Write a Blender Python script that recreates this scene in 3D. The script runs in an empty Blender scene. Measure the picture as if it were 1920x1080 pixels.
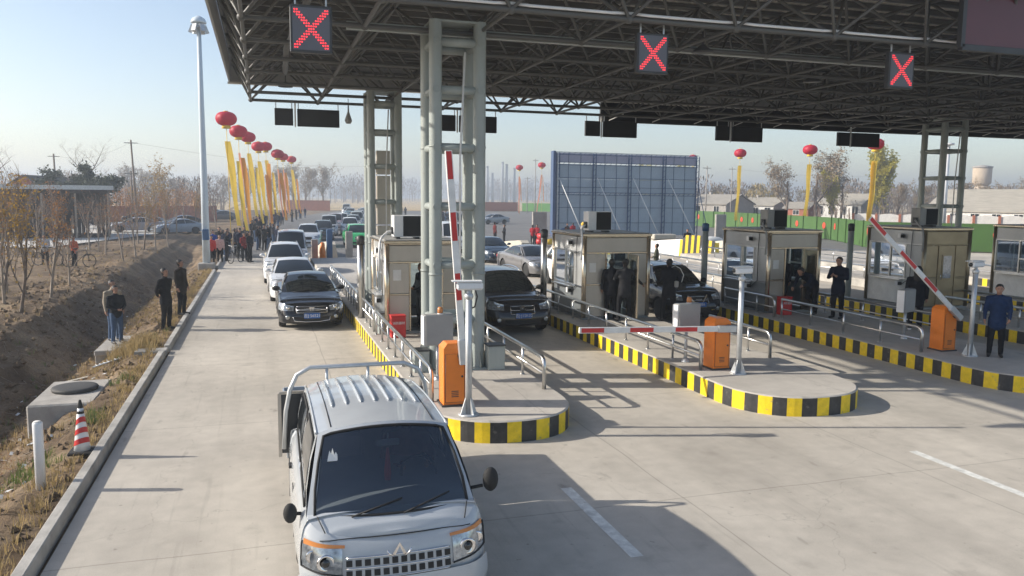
import bpy, bmesh, math, random
from math import sin, cos, pi, radians, sqrt, atan2
from mathutils import Vector, Matrix, Quaternion, noise
random.seed(7)
C = bpy.context.scene.collection
S = bpy.context.scene

# ------------------------------------------------------------------ camera, world, sun
cam = bpy.data.cameras.new('camera'); camo = bpy.data.objects.new('camera', cam); C.objects.link(camo)
cam.sensor_width = 36; cam.lens = 1493 / 1920 * 36; cam.clip_start = .1; cam.clip_end = 6000
PITCH, YAW, ROLL = radians(6.518), radians(17.419), radians(.57)
fw = Vector((sin(YAW)*cos(PITCH), cos(YAW)*cos(PITCH), -sin(PITCH)))
rr = Vector((cos(YAW), -sin(YAW), 0)); uu = rr.cross(fw)
r2 = cos(ROLL)*rr + sin(ROLL)*uu; u2 = -sin(ROLL)*rr + cos(ROLL)*uu
camo.matrix_world = Matrix(((r2.x, u2.x, -fw.x, 0), (r2.y, u2.y, -fw.y, 0), (r2.z, u2.z, -fw.z, 3.8), (0, 0, 0, 1)))
S.camera = camo

SUN_EL = radians(27.5); sd = Vector((-.9656*cos(SUN_EL), .2597*cos(SUN_EL), sin(SUN_EL)))
W = bpy.data.worlds.new('World'); S.world = W; W.use_nodes = True
nt = W.node_tree; bg = nt.nodes['Background']
sky = nt.nodes.new('ShaderNodeTexSky'); sky.sky_type = 'NISHITA'; sky.sun_disc = False
sky.sun_elevation = SUN_EL; sky.sun_rotation = atan2(-.9656, .2597)
sky.air_density = .9; sky.dust_density = 1.3; sky.ozone_density = 1.0; sky.altitude = 100
tint = nt.nodes.new('ShaderNodeMix'); tint.data_type = 'RGBA'; tint.blend_type = 'MULTIPLY'; tint.inputs[0].default_value = 1; tint.inputs[7].default_value = (1.02, .955, .905, 1)
nt.links.new(sky.outputs[0], tint.inputs[6]); nt.links.new(tint.outputs[2], bg.inputs[0]); bg.inputs[1].default_value = .138
sl = bpy.data.lights.new('sun', 'SUN'); sl.energy = 4.2; sl.angle = radians(.5); sl.color = (1, .93, .82)
so = bpy.data.objects.new('sun', sl); so.rotation_euler = sd.to_track_quat('Z', 'Y').to_euler(); C.objects.link(so)
S.view_settings.view_transform = 'Standard'; S.view_settings.look = 'None'
S.view_settings.exposure = .60; S.view_settings.gamma = 1
S.render.engine = 'CYCLES'; S.cycles.use_denoising = True; S.cycles.max_bounces = 6
S.cycles.volume_bounces = 0; S.cycles.transparent_max_bounces = 12

# ------------------------------------------------------------------ materials
M = {}
def mat(name, col, rough=.7, metal=0, var=.12, scale=3.0, bump=0, bscale=40, stretch=(1, 1, 1), emit=0, spec=.5,
        objcol=False, coat=0, col2=None, gen=False):
    m = bpy.data.materials.new(name); m.use_nodes = True; n = m.node_tree; p = n.nodes['Principled BSDF']; L = n.links.new
    p.inputs['Roughness'].default_value = rough; p.inputs['Metallic'].default_value = metal
    p.inputs['Specular IOR Level'].default_value = spec; p.inputs['Coat Weight'].default_value = coat
    tc = n.nodes.new('ShaderNodeTexCoord'); mp = n.nodes.new('ShaderNodeMapping'); mp.inputs['Scale'].default_value = stretch
    L(tc.outputs['Object'], mp.inputs[0])
    if objcol:
        oi = n.nodes.new('ShaderNodeObjectInfo'); base = oi.outputs['Color']
    if var > 0 or col2:
        nz = n.nodes.new('ShaderNodeTexNoise'); nz.inputs['Scale'].default_value = scale; nz.inputs['Detail'].default_value = 6
        nz.inputs['Roughness'].default_value = .6
        L(mp.outputs[0], nz.inputs[0])
        mx = n.nodes.new('ShaderNodeMix'); mx.data_type = 'RGBA'
        if col2:
            rp = n.nodes.new('ShaderNodeMapRange'); rp.inputs[1].default_value = .38; rp.inputs[2].default_value = .62
            L(nz.outputs[0], rp.inputs[0]); L(rp.outputs[0], mx.inputs[0])
            mx.inputs[6].default_value = (*col, 1); mx.inputs[7].default_value = (*col2, 1)
        else:
            mx.blend_type = 'MULTIPLY'; mx.inputs[0].default_value = 1
            rp = n.nodes.new('ShaderNodeMapRange'); rp.inputs[1].default_value = .3; rp.inputs[2].default_value = .7
            rp.inputs[3].default_value = 1 - var; rp.inputs[4].default_value = 1 + var
            L(nz.outputs[0], rp.inputs[0]); L(rp.outputs[0], mx.inputs[7])
            if objcol: L(base, mx.inputs[6])
            else: mx.inputs[6].default_value = (*col, 1)
        L(mx.outputs[2], p.inputs['Base Color'])
    elif objcol: L(base, p.inputs['Base Color'])
    else: p.inputs['Base Color'].default_value = (*col, 1)
    if bump:
        bn = n.nodes.new('ShaderNodeTexNoise'); bn.inputs['Scale'].default_value = bscale; bn.inputs['Detail'].default_value = 5
        L(mp.outputs[0], bn.inputs[0]); b = n.nodes.new('ShaderNodeBump'); b.inputs['Strength'].default_value = bump
        b.inputs['Distance'].default_value = .02
        L(bn.outputs[0], b.inputs['Height']); L(b.outputs[0], p.inputs['Normal'])
    if emit:
        p.inputs['Emission Color'].default_value = (*col, 1); p.inputs['Emission Strength'].default_value = emit
    M[name] = m; return m

def concrete(name, col, joint=5.0, tracks=True, jd=.72):
    m = bpy.data.materials.new(name); m.use_nodes = True; n = m.node_tree; p = n.nodes['Principled BSDF']; L = n.links.new
    p.inputs['Roughness'].default_value = .85; p.inputs['Specular IOR Level'].default_value = .3
    tc = n.nodes.new('ShaderNodeTexCoord')
    def N(t): return n.nodes.new(t)
    def noise_(scale, st=(1, 1, 1), det=6):
        mp = N('ShaderNodeMapping'); mp.inputs['Scale'].default_value = st; L(tc.outputs['Object'], mp.inputs[0])
        z = N('ShaderNodeTexNoise'); z.inputs['Scale'].default_value = scale; z.inputs['Detail'].default_value = det; L(mp.outputs[0], z.inputs[0]); return z.outputs[0]
    def mr(s, a, b, c, d):
        r = N('ShaderNodeMapRange'); r.inputs[1].default_value = a; r.inputs[2].default_value = b; r.inputs[3].default_value = c; r.inputs[4].default_value = d
        L(s, r.inputs[0]); return r.outputs[0]
    def mul(a, b):
        k = N('ShaderNodeMath'); k.operation = 'MULTIPLY'
        if isinstance(a, (int, float)): k.inputs[0].default_value = a
        else: L(a, k.inputs[0])
        if isinstance(b, (int, float)): k.inputs[1].default_value = b
        else: L(b, k.inputs[1])
        return k.outputs[0]
    v = mul(mr(noise_(.35), .3, .7, .84, 1.12), mr(noise_(4), .3, .7, .93, 1.07))
    v = mul(v, mr(noise_(60, det=3), .3, .7, .95, 1.05))
    if tracks:
        v = mul(v, mr(noise_(1.1, (1, .07, 1), 5), .45, .75, 1.02, .86)); v = mul(v, mr(noise_(9, det=2), .70, .76, 1.0, .72))
        v = mul(v, mr(noise_(7, (1.6, .06, 1), 4), .60, .72, 1.0, .90))
    if joint:
        sx = N('ShaderNodeSeparateXYZ'); L(tc.outputs['Object'], sx.inputs[0])
        for ax, off, per in ((0, 2.45, joint * .75), (1, 1.3, joint)):
            a = N('ShaderNodeMath'); a.operation = 'ADD'; a.inputs[1].default_value = 500 * per + off; L(sx.outputs[ax], a.inputs[0])
            w = N('ShaderNodeMath'); w.operation = 'ADD'; L(a.outputs[0], w.inputs[0]); L(mr(noise_(.8), .3, .7, -.02, .02), w.inputs[1])
            b = N('ShaderNodeMath'); b.operation = 'PINGPONG'; b.inputs[1].default_value = per / 2; L(w.outputs[0], b.inputs[0])
            v = mul(v, mr(b.outputs[0], .004, .016, jd, 1))
    vo = N('ShaderNodeTexVoronoi'); vo.feature = 'DISTANCE_TO_EDGE'; vo.inputs['Scale'].default_value = .16
    mp = N('ShaderNodeMapping'); L(tc.outputs['Object'], mp.inputs[0]); dn = N('ShaderNodeTexNoise'); dn.inputs['Scale'].default_value = 1.2; dn.inputs['Detail'].default_value = 6
    L(tc.outputs['Object'], dn.inputs[0]); vm = N('ShaderNodeVectorMath'); vm.operation = 'MULTIPLY_ADD'; vm.inputs[1].default_value = (1.6, 1.6, 0)
    L(dn.outputs[1], vm.inputs[0]); L(mp.outputs[0], vm.inputs[2]); L(vm.outputs[0], vo.inputs[0])
    v = mul(v, mr(vo.outputs[0], .0, .0018, .80, 1))
    v = mul(v, mr(noise_(3.1, (1, .35, 1), 8), .66, .74, 1.0, .70))
    # dark drips and patches of grime
    v = mul(v, mr(noise_(1.7, det=8), .62, .76, 1.0, .80))
    mx = N('ShaderNodeMix'); mx.data_type = 'RGBA'; mx.blend_type = 'MULTIPLY'; mx.inputs[0].default_value = 1; mx.inputs[6].default_value = (*col, 1)
    L(v, mx.inputs[7]); L(mx.outputs[2], p.inputs['Base Color'])
    b = N('ShaderNodeBump'); b.inputs['Strength'].default_value = .25; b.inputs['Distance'].default_value = .01; L(noise_(90), b.inputs['Height']); L(b.outputs[0], p.inputs['Normal'])
    M[name] = m; return m

concrete('road_concrete', (.475, .437, .378))
concrete('island_concrete', (.46, .43, .385), joint=4.0, tracks=False, jd=.8)
concrete('asphalt', (.17, .165, .16), joint=0)
concrete('lot_concrete', (.56, .54, .50), joint=6)
mat('kerb', (.38, .365, .335), .85, var=.3, scale=2, bump=.3, bscale=30)
mat('old_concrete', (.36, .34, .31), .9, var=.25, scale=3, bump=.5, bscale=20)
mat('yellow_paint', (.80, .57, .012), .55, var=.14, scale=9, bump=.1)
mat('black_paint', (.035, .035, .036), .6, var=.35, scale=9, bump=.1)
mat('white_paint', (.72, .72, .70), .6, var=.1, scale=6)
mat('road_paint', (.66, .66, .62), .8, var=.28, scale=7)
mat('column_paint', (.32, .355, .34), .42, var=.14, scale=2.2, stretch=(1, 1, .3), bump=.05)
mat('frame_paint', (.10, .10, .095), .5, var=.15, scale=3)
mat('steel', (.58, .58, .57), .28, metal=1, var=.1, scale=5)
mat('galv', (.55, .57, .58), .45, metal=.6, var=.12, scale=6)
mat('booth_side', (.44, .45, .45), .35, metal=.3, var=.08, scale=2); mat('booth_panel', (.47, .43, .375), .42, metal=.35, var=.08, scale=2, stretch=(1, 1, .4))
mat('booth_frame', (.63, .54, .42), .25, metal=.9, var=.08, scale=3)
mat('booth_dark', (.26, .28, .29), .3, metal=.4, var=.1, scale=2)
mat('booth_bronze', (.30, .25, .17), .35, metal=.8, var=.15, scale=2)
mat('interior', (.10, .10, .10), .8)
mat('dark_metal', (.045, .047, .05), .5, var=.15)
mat('sign_back', (.022, .022, .024), .7, var=.1)
mat('led_grey', (.13, .135, .16), .5, var=.06)
mat('led_red', (1, .045, .06), .4, emit=1.15, var=0)
mat('dark_red_screen', (.10, .022, .032), .35, var=.08, scale=2)
mat('deck', (.66, .63, .57), .6, var=.15, scale=1.5, stretch=(.3, 1, 1))
mat('fascia', (.40, .40, .40), .5, var=.08)
mat('orange_box', (.80, .22, .025), .38, var=.07, scale=4)
mat('red_plastic', (.55, .03, .03), .4, var=.1)
mat('white_plastic', (.74, .75, .76), .35, var=.05)
mat('pole_paint', (.56, .64, .70), .4, var=.06, scale=2, stretch=(1, 1, .2))
mat('blue_paint', (.05, .12, .24), .5, var=.1)
mat('grey_box', (.30, .30, .29), .5, var=.08)
mat('black_rubber', (.02, .02, .02), .8, var=.1)
mat('chrome', (.75, .75, .76), .12, metal=1, var=0)
mat('car_glass', (.012, .016, .018), .06, var=0, spec=.7, coat=.3)
mat('lamp_glass', (.36, .39, .42), .10, metal=.55, var=.55, scale=16, coat=.8)
mat('amber', (.55, .22, .07), .2, var=.1)
mat('car_paint', (1, 1, 1), .22, objcol=True, var=.05, scale=3, coat=.6)
mat('plate_blue', (.02, .12, .42), .4, var=0)
mat('skin', (.36, .20, .135), .6, var=.1, scale=10)
mat('hair', (.012, .010, .009), .6, var=.3, scale=30)
mat('cloth', (1, 1, 1), .9, spec=.12, objcol=True, var=.22, scale=9, bump=.4, bscale=14)
mat('trousers_black', (.016, .016, .018), .9, spec=.12, var=.3, scale=9, bump=.4, bscale=14)
mat('jeans', (.045, .085, .16), .85, var=.3, scale=12, bump=.4, bscale=14)
mat('shoes', (.02, .018, .017), .5)
mat('shoes_white', (.6, .6, .6), .6)
mat('lantern_red', (.62, .02, .06), .5, var=.12, scale=2)
mat('fringe', (.75, .50, .05), .7)
mat('banner_yellow', (.86, .60, .09), .7, var=.12, scale=2, stretch=(1, 1, .3))
mat('banner_orange', (.80, .34, .06), .7, var=.15, scale=2, stretch=(1, 1, .3))
mat('banner_pink', (.75, .34, .24), .7, var=.15, scale=2, stretch=(1, 1, .3))
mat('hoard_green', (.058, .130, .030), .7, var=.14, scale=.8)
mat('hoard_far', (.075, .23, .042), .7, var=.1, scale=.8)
mat('brick_red', (.34, .12, .07), .9, var=.25, scale=4, bump=.3)
mat('wall_white', (.66, .65, .62), .8, var=.12, scale=2)
mat('wall_grey', (.33, .31, .285), .9, var=.2, scale=2, bump=.3)
mat('roof_grey', (.29, .27, .235), .8, var=.22, scale=2, stretch=(.4, 2, 1), bump=.3)
mat('wood_dark', (.045, .035, .03), .9, var=.4, scale=6, stretch=(4, 1, .4))
mat('bark', (.17, .13, .10), .9, var=.25, scale=8)
mat('bark_pale', (.30, .25, .20), .9, var=.25, scale=8)
mat('leaf_orange', (.31, .16, .07), .8, var=.4, scale=3)
mat('leaf_ochre', (.33, .21, .05), .8, var=.4, scale=3)
mat('leaf_green', (.48, .43, .06), .8, var=.4, scale=3)
mat('leaf_dark', (.045, .06, .03), .8, var=.4, scale=3)
mat('twig', (.20, .165, .14), .9, var=.2, scale=4)
mat('dry_grass', (.36, .27, .13), .9, var=.35, scale=5)
mat('green_grass', (.13, .17, .05), .9, var=.35, scale=5)
mat('field', (.42, .31, .16), .95, var=.18, scale=.03, col2=(.50, .38, .21))
mat('litter', (.55, .56, .56), .8)
mat('sheet', (.45, .52, .585), .6, var=.06, scale=1)
mat('sheet_top', (.46, .47, .56), .6, var=.06, scale=1)
mat('blue_frame', (.06, .10, .19), .5, var=.1)
mat('tower_brick', (.50, .41, .31), .9, var=.12, scale=1)
mat('far_grey', (.30, .32, .34), .9, var=.1, scale=.1)
mat('iron', (.06, .058, .055), .7, var=.2, bump=.3)
mat('cushion', (.12, .12, .13), .8)
mat('beige', (.5, .46, .38), .7, var=.15)

# earth with colour by world place
def earth():
    m = bpy.data.materials.new('earth'); m.use_nodes = True; n = m.node_tree; p = n.nodes['Principled BSDF']; L = n.links.new
    p.inputs['Roughness'].default_value = .95; p.inputs['Specular IOR Level'].default_value = .15
    tc = n.nodes.new('ShaderNodeTexCoord')
    def nz(s, d=8, r=.6):
        z = n.nodes.new('ShaderNodeTexNoise'); z.inputs['Scale'].default_value = s; z.inputs['Detail'].default_value = d; z.inputs['Roughness'].default_value = r
        L(tc.outputs['Object'], z.inputs[0]); return z.outputs[0]
    def ramp(s, pts):
        r = n.nodes.new('ShaderNodeValToRGB'); e = r.color_ramp.elements
        e[0].position, e[0].color = pts[0][0], (*pts[0][1], 1); e[1].position, e[1].color = pts[-1][0], (*pts[-1][1], 1)
        for a, c in pts[1:-1]:
            k = e.new(a); k.color = (*c, 1)
        L(s, r.inputs[0]); return r.outputs[0]
    a = ramp(nz(.9), [(.3, (.17, .125, .085)), (.5, (.24, .18, .125)), (.62, (.30, .235, .165)), (.72, (.25, .20, .11))])
    big_ = ramp(nz(.22, 4), [(.38, (.62, .60, .58)), (.6, (1.12, 1.08, 1.0))])
    b = ramp(nz(22, 6, .7), [(.3, (.55, .55, .55)), (.55, (1, 1, 1)), (.75, (1.25, 1.22, 1.15))])
    mx = n.nodes.new('ShaderNodeMix'); mx.data_type = 'RGBA'; mx.blend_type = 'MULTIPLY'; mx.inputs[0].default_value = 1
    m0 = n.nodes.new('ShaderNodeMix'); m0.data_type = 'RGBA'; m0.blend_type = 'MULTIPLY'; m0.inputs[0].default_value = 1; L(a, m0.inputs[6]); L(big_, m0.inputs[7]); L(m0.outputs[2], mx.inputs[6]); L(b, mx.inputs[7]); L(mx.outputs[2], p.inputs['Base Color'])
    bp = n.nodes.new('ShaderNodeBump'); bp.inputs['Strength'].default_value = .9; bp.inputs['Distance'].default_value = .06
    L(nz(9, 8, .75), bp.inputs['Height']); L(bp.outputs[0], p.inputs['Normal']); M['earth'] = m
earth()

def wear(name, to, lo=.63, hi=.70, scale=7):
    m = M[name]; n = m.node_tree; L = n.links.new; p = n.nodes['Principled BSDF']; src = p.inputs['Base Color'].links[0].from_socket
    tc = n.nodes.new('ShaderNodeTexCoord'); z = n.nodes.new('ShaderNodeTexNoise'); z.inputs['Scale'].default_value = scale; z.inputs['Detail'].default_value = 10; z.inputs['Roughness'].default_value = .72; L(tc.outputs['Object'], z.inputs[0])
    r = n.nodes.new('ShaderNodeMapRange'); r.inputs[1].default_value = lo; r.inputs[2].default_value = hi; L(z.outputs[0], r.inputs[0])
    mx = n.nodes.new('ShaderNodeMix'); mx.data_type = 'RGBA'; L(r.outputs[0], mx.inputs[0]); L(src, mx.inputs[6]); mx.inputs[7].default_value = (*to, 1); L(mx.outputs[2], p.inputs['Base Color'])
wear('yellow_paint', (.30, .26, .17), .60, .68); wear('black_paint', (.17, .16, .14), .58, .70); wear('orange_box', (.50, .19, .07), .60, .75, 5); wear('column_paint', (.27, .20, .13), .66, .74, 4)
wear('road_paint', (.42, .39, .34), .56, .70, 5); wear('booth_side', (.27, .27, .26), .60, .75, 4); wear('booth_panel', (.28, .25, .20), .60, .76, 3); wear('white_paint', (.42, .40, .37), .62, .74, 8)
def clear_glass(name, tint, mixf=.35):
    m = bpy.data.materials.new(name); m.use_nodes = True; n = m.node_tree; L = n.links.new
    for x in list(n.nodes):
        if x.type == 'BSDF_PRINCIPLED': n.nodes.remove(x)
    out = [x for x in n.nodes if x.type == 'OUTPUT_MATERIAL'][0]
    t = n.nodes.new('ShaderNodeBsdfTransparent'); t.inputs[0].default_value = (*tint, 1)
    g = n.nodes.new('ShaderNodeBsdfGlossy'); g.inputs['Roughness'].default_value = .03; g.inputs[0].default_value = (.9, .95, 1, 1)
    fr = n.nodes.new('ShaderNodeFresnel'); fr.inputs[0].default_value = 1.5
    mr = n.nodes.new('ShaderNodeMath'); mr.operation = 'ADD'; mr.inputs[1].default_value = mixf * .1; L(fr.outputs[0], mr.inputs[0])
    mx = n.nodes.new('ShaderNodeMixShader'); L(mr.outputs[0], mx.inputs[0]); L(t.outputs[0], mx.inputs[1]); L(g.outputs[0], mx.inputs[2]); L(mx.outputs[0], out.inputs[0])
    M[name] = m
clear_glass('booth_glass', (.72, .80, .82)); clear_glass('truck_glass', (.36, .40, .42), .8)
def add_translucent(name, f):
    m = M[name]; n = m.node_tree; L = n.links.new; p = n.nodes['Principled BSDF']; out = [x for x in n.nodes if x.type == 'OUTPUT_MATERIAL'][0]
    t = n.nodes.new('ShaderNodeBsdfTranslucent'); src = p.inputs['Base Color'].links
    if src: L(src[0].from_socket, t.inputs[0])
    else: t.inputs[0].default_value = p.inputs['Base Color'].default_value
    mx = n.nodes.new('ShaderNodeMixShader'); mx.inputs[0].default_value = f; L(p.outputs[0], mx.inputs[1]); L(t.outputs[0], mx.inputs[2]); L(mx.outputs[0], out.inputs[0])
for nm in ('sheet', 'sheet_top', 'banner_yellow', 'banner_orange', 'banner_pink', 'lantern_red', 'leaf_orange', 'leaf_ochre', 'leaf_green', 'dry_grass', 'green_grass'): add_translucent(nm, .4)

# ------------------------------------------------------------------ mesh builder
def V(*a): return Vector(a)
class MB:
    def __init__(s): s.v = []; s.f = []; s.m = []; s.sm = []
    def add(s, vs, fs, m=0, smooth=False):
        o = len(s.v); s.v += [tuple(v) for v in vs]
        for f in fs: s.f.append(tuple(i + o for i in f)); s.m.append(m); s.sm.append(smooth)
        return s
    def box(s, x0, x1, y0, y1, z0, z1, m=0):
        return s.add([(x0, y0, z0), (x1, y0, z0), (x1, y1, z0), (x0, y1, z0), (x0, y0, z1), (x1, y0, z1), (x1, y1, z1), (x0, y1, z1)],
                     [(3, 2, 1, 0), (4, 5, 6, 7), (0, 1, 5, 4), (1, 2, 6, 5), (2, 3, 7, 6), (3, 0, 4, 7)], m)
    def bar(s, a, b, w, h, m=0, up=(0, 0, 1)):
        a, b = Vector(a), Vector(b); d = (b - a).normalized(); u = Vector(up)
        if abs(d.dot(u)) > .98: u = Vector((0, 1, 0))
        r = d.cross(u).normalized(); u = r.cross(d)
        vs = [p + r * sx * w / 2 + u * sz * h / 2 for p in (a, b) for sx, sz in ((-1, -1), (1, -1), (1, 1), (-1, 1))]
        return s.add(vs, [(0, 1, 2, 3), (7, 6, 5, 4), (0, 4, 5, 1), (1, 5, 6, 2), (2, 6, 7, 3), (3, 7, 4, 0)], m)
    def tube(s, pts, r, n=8, m=0, cap=True, smooth=True):
        pts = [Vector(p) for p in pts]; rs = r if isinstance(r, (list, tuple)) else [r] * len(pts)
        vs = []; u = None
        for i, p in enumerate(pts):
            d = (pts[min(i + 1, len(pts) - 1)] - pts[max(i - 1, 0)]).normalized()
            if u is None:
                u = Vector((0, 0, 1)) if abs(d.z) < .9 else Vector((1, 0, 0))
            x = d.cross(u).normalized(); u = x.cross(d)
            vs += [p + (x * cos(2 * pi * k / n) + u * sin(2 * pi * k / n)) * rs[i] for k in range(n)]
        fs = [(i * n + k, i * n + (k + 1) % n, (i + 1) * n + (k + 1) % n, (i + 1) * n + k) for i in range(len(pts) - 1) for k in range(n)]
        s.add(vs, fs, m, smooth)
        if cap:
            o = len(s.v) - len(vs)
            s.f.append(tuple(o + k for k in reversed(range(n)))); s.m.append(m); s.sm.append(False)
            e = o + (len(pts) - 1) * n; s.f.append(tuple(e + k for k in range(n))); s.m.append(m); s.sm.append(False)
        return s
    def lathe(s, prof, c=(0, 0, 0), n=16, m=0, axis='z', smooth=True, rib=0):
        vs = []
        for r, h in prof:
            for k in range(n):
                a = 2 * pi * k / n; q = r * (1 + (rib if k % 2 else 0))
                p = (q * cos(a), q * sin(a), h)
                if axis == 'y': p = (p[0], p[2], p[1])
                if axis == 'x': p = (p[2], p[0], p[1])
                vs.append((p[0] + c[0], p[1] + c[1], p[2] + c[2]))
        fs = [(i * n + k, i * n + (k + 1) % n, (i + 1) * n + (k + 1) % n, (i + 1) * n + k) for i in range(len(prof) - 1) for k in range(n)]
        fs.append(tuple(reversed(range(n)))); fs.append(tuple((len(prof) - 1) * n + k for k in range(n)))
        return s.add(vs, fs, m, smooth)
    def prism(s, pts, z0, z1, m=0, mside=None):
        n = len(pts); s.add([(x, y, z0) for x, y in pts] + [(x, y, z1) for x, y in pts],
              [tuple(reversed(range(n))), tuple(range(n, 2 * n))], m)
        o = len(s.v) - 2 * n
        for i in range(n):
            s.f.append((o + i, o + (i + 1) % n, o + n + (i + 1) % n, o + n + i)); s.m.append(m if mside is None else mside); s.sm.append(False)
        return s
    def grid(s, fn, nu, nv, m=0, smooth=True, flip=False):
        vs = [fn(i / nu, j / nv) for j in range(nv + 1) for i in range(nu + 1)]
        fs = [(j * (nu + 1) + i, j * (nu + 1) + i + 1, (j + 1) * (nu + 1) + i + 1, (j + 1) * (nu + 1) + i) for j in range(nv) for i in range(nu)]
        if flip: fs = [tuple(reversed(f)) for f in fs]
        return s.add(vs, fs, m, smooth)
    def ell(s, c, r, n=10, m=0, k=6):
        prof = [(max(1e-4, sin(pi * i / k)), -cos(pi * i / k)) for i in range(k + 1)]
        vs = []
        for a, h in prof:
            for q in range(n):
                t = 2 * pi * q / n; vs.append((c[0] + r[0] * a * cos(t), c[1] + r[1] * a * sin(t), c[2] + r[2] * h))
        fs = [(i * n + q, i * n + (q + 1) % n, (i + 1) * n + (q + 1) % n, (i + 1) * n + q) for i in range(k) for q in range(n)]
        return s.add(vs, fs, m, True)
    def mesh(s, name, mats, bevel=0, weld=False):
        me = bpy.data.meshes.new(name); me.from_pydata(s.v, [], s.f)
        for k in (mats if isinstance(mats, (list, tuple)) else [mats]): me.materials.append(M[k])
        me.polygons.foreach_set('material_index', s.m); me.polygons.foreach_set('use_smooth', s.sm)
        if bevel or weld:
            b = bmesh.new(); b.from_mesh(me); bmesh.ops.remove_doubles(b, verts=b.verts, dist=1e-5)
            if bevel: bmesh.ops.bevel(b, geom=list(b.edges), offset=bevel, segments=1, affect='EDGES', clamp_overlap=True)
            b.to_mesh(me); b.free()
        me.update(); return me

def link(name, me, parent=None, loc=None, label=None, kind=None, color=None):
    o = bpy.data.objects.new(name, me); C.objects.link(o)
    if parent is not None: o.parent = parent
    if loc is not None: o.location = loc
    if label: o['label'] = label
    if kind: o['kind'] = kind
    if color: o.color = (*color, 1)
    return o
def part(name, mb, mats, parent=None, bevel=0, **k):
    return link(name, mb.mesh(name, mats, bevel), parent, **k)
def tag(o, label, cat, group=None):
    o['label'] = label; o['category'] = cat
    if group: o['group'] = group
    return o
def thing(name, label, cat, loc=(0, 0, 0), rz=0, group=None, sc=1):
    o = bpy.data.objects.new(name, None); C.objects.link(o); o.location = loc; o.rotation_euler = (0, 0, rz); o.empty_display_size = .2
    o.scale = (sc, sc, sc)
    return tag(o, label, cat, group)
def dup(root, loc, rz=0, label=None, cat=None, group=None, color=None, sc=None, recolor=True):
    def cp(o, par):
        c = o.copy(); C.objects.link(c)
        if par: c.parent = par
        if color and recolor: c.color = (*color, 1)
        for ch in o.children: cp(ch, c)
        return c
    r = cp(root, None); r.location = loc; r.rotation_euler = (0, 0, rz)
    if sc: r.scale = (sc, sc, sc) if not isinstance(sc, tuple) else sc
    if label: r['label'] = label
    if cat: r['category'] = cat
    if group: r['group'] = group
    elif 'group' in r: del r['group']
    return r
def text_mesh(txt, size, depth=.004):
    cu = bpy.data.curves.new('t', 'FONT'); cu.body = txt; cu.size = size; cu.extrude = depth; cu.align_x = 'CENTER'; cu.align_y = 'CENTER'; cu.resolution_u = 2
    o = bpy.data.objects.new('t', cu); C.objects.link(o); dg = bpy.context.evaluated_depsgraph_get()
    me = bpy.data.meshes.new_from_object(o.evaluated_get(dg)); bpy.data.objects.remove(o); return me
def struct(name, mb, mats, **k):
    o = part(name, mb, mats, **k); o['kind'] = 'structure'; return o

# ------------------------------------------------------------------ ground
def hfun(x, y):
    n = noise.noise(V(x * .6, y * .6, 0)); n2 = noise.noise(V(x * 2.3, y * 2.3, 5)); n3 = noise.noise(V(x * 7, y * 7, 9))
    if x > -2.46: return -.06
    fade = 1 if y < 62 else max(0, 1 - (y - 62) / 14)
    wob = .25 * noise.noise(V(0, y * .25, 3))
    xs = x + wob * (1 if x < -3.2 else 0)
    pts = [(-2.46, .03), (-2.9, .0), (-3.4, -.22), (-4.0, -.62), (-4.6, -1.0), (-5.15, -1.12), (-5.6, -.85), (-6.2, -.42), (-6.8, -.02), (-7.4, .08), (-8.4, .02), (-12, .0), (-5000, 0)]
    z = 0
    for (a, za), (b, zb) in zip(pts, pts[1:]):
        if b <= xs <= a: t = (a - xs) / (a - b); z = za + (zb - za) * (t if b < -100 else t * t * (3 - 2 * t)); break
    z = z * fade if z < 0 else z
    amp = 1 if -14 < x < -2.9 else .3
    if x > -2.9: amp = .35
    near = 1 if -40 < x and y < 90 else 0
    return z + near * amp * (.10 * n + .08 * n2 + .055 * n3 + (.05 * abs(noise.noise(V(x * 1.3 + y * .5, y * .9, 2))) if x < -4.6 else 0))
def arr(*segs):
    out = []
    for a, b, st in segs:
        k = max(1, round(abs(b - a) / st)); out += [a + (b - a) * i / k for i in range(k)]
    return out + [segs[-1][1]]
xs = arr((-1500, -300, 400), (-300, -60, 80), (-60, -20, 6), (-20, -9, .7), (-9, -2.46, .11), (-2.46, -2.2, .26), (-2.2, 100, 12), (100, 300, 100), (300, 1500, 400))
ys = arr((-40, 2, 7), (2, 7, .4), (7, 30, .16), (30, 62, .4), (62, 110, 2), (110, 300, 30), (300, 1500, 400))
b = MB(); nx, ny = len(xs), len(ys)
b.v = [(x, y, hfun(x, y)) for y in ys for x in xs]
b.f = [(j * nx + i, j * nx + i + 1, (j + 1) * nx + i + 1, (j + 1) * nx + i) for j in range(ny - 1) for i in range(nx - 1)]
b.m = [0] * len(b.f); b.sm = [True] * len(b.f)
struct('ground', b, 'earth')

def sheet(name, pts, z, m):
    bb = MB(); bb.add([(x, y, z) for x, y in pts], [tuple(range(len(pts)))]); return struct(name, bb, m)
sheet('road', [(-2.2, -25), (70, -25), (70, 30), (58.5, 40.5), (46, 50), (-2.2, 50)], 0, 'road_concrete')
def roadx(y):   # left edge of the road past the toll plaza, it bends to the right
    return -2.2 + .0009 * max(0, y - 50) ** 2 * (1 if y < 130 else 1)
pl = [(roadx(y), y) for y in (50, 60, 70, 80, 90, 100, 115, 130, 150, 175, 200)]
sheet('access_road', pl + [(86, 200), (87, 184), (58, 98), (56.5, 84), (52, 64), (46, 50)], .002, 'asphalt')
sheet('car_park', [(-60, 66), (-14, 61), (-9.3, 80), (-9, 110), (-10.5, 175), (-90, 190)], .10, 'lot_concrete')
sheet('field', [(-1400, 215), (-100, 205), (120, 205), (1400, 380), (1400, 1450), (-1400, 1450)], .03, 'field')
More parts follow.
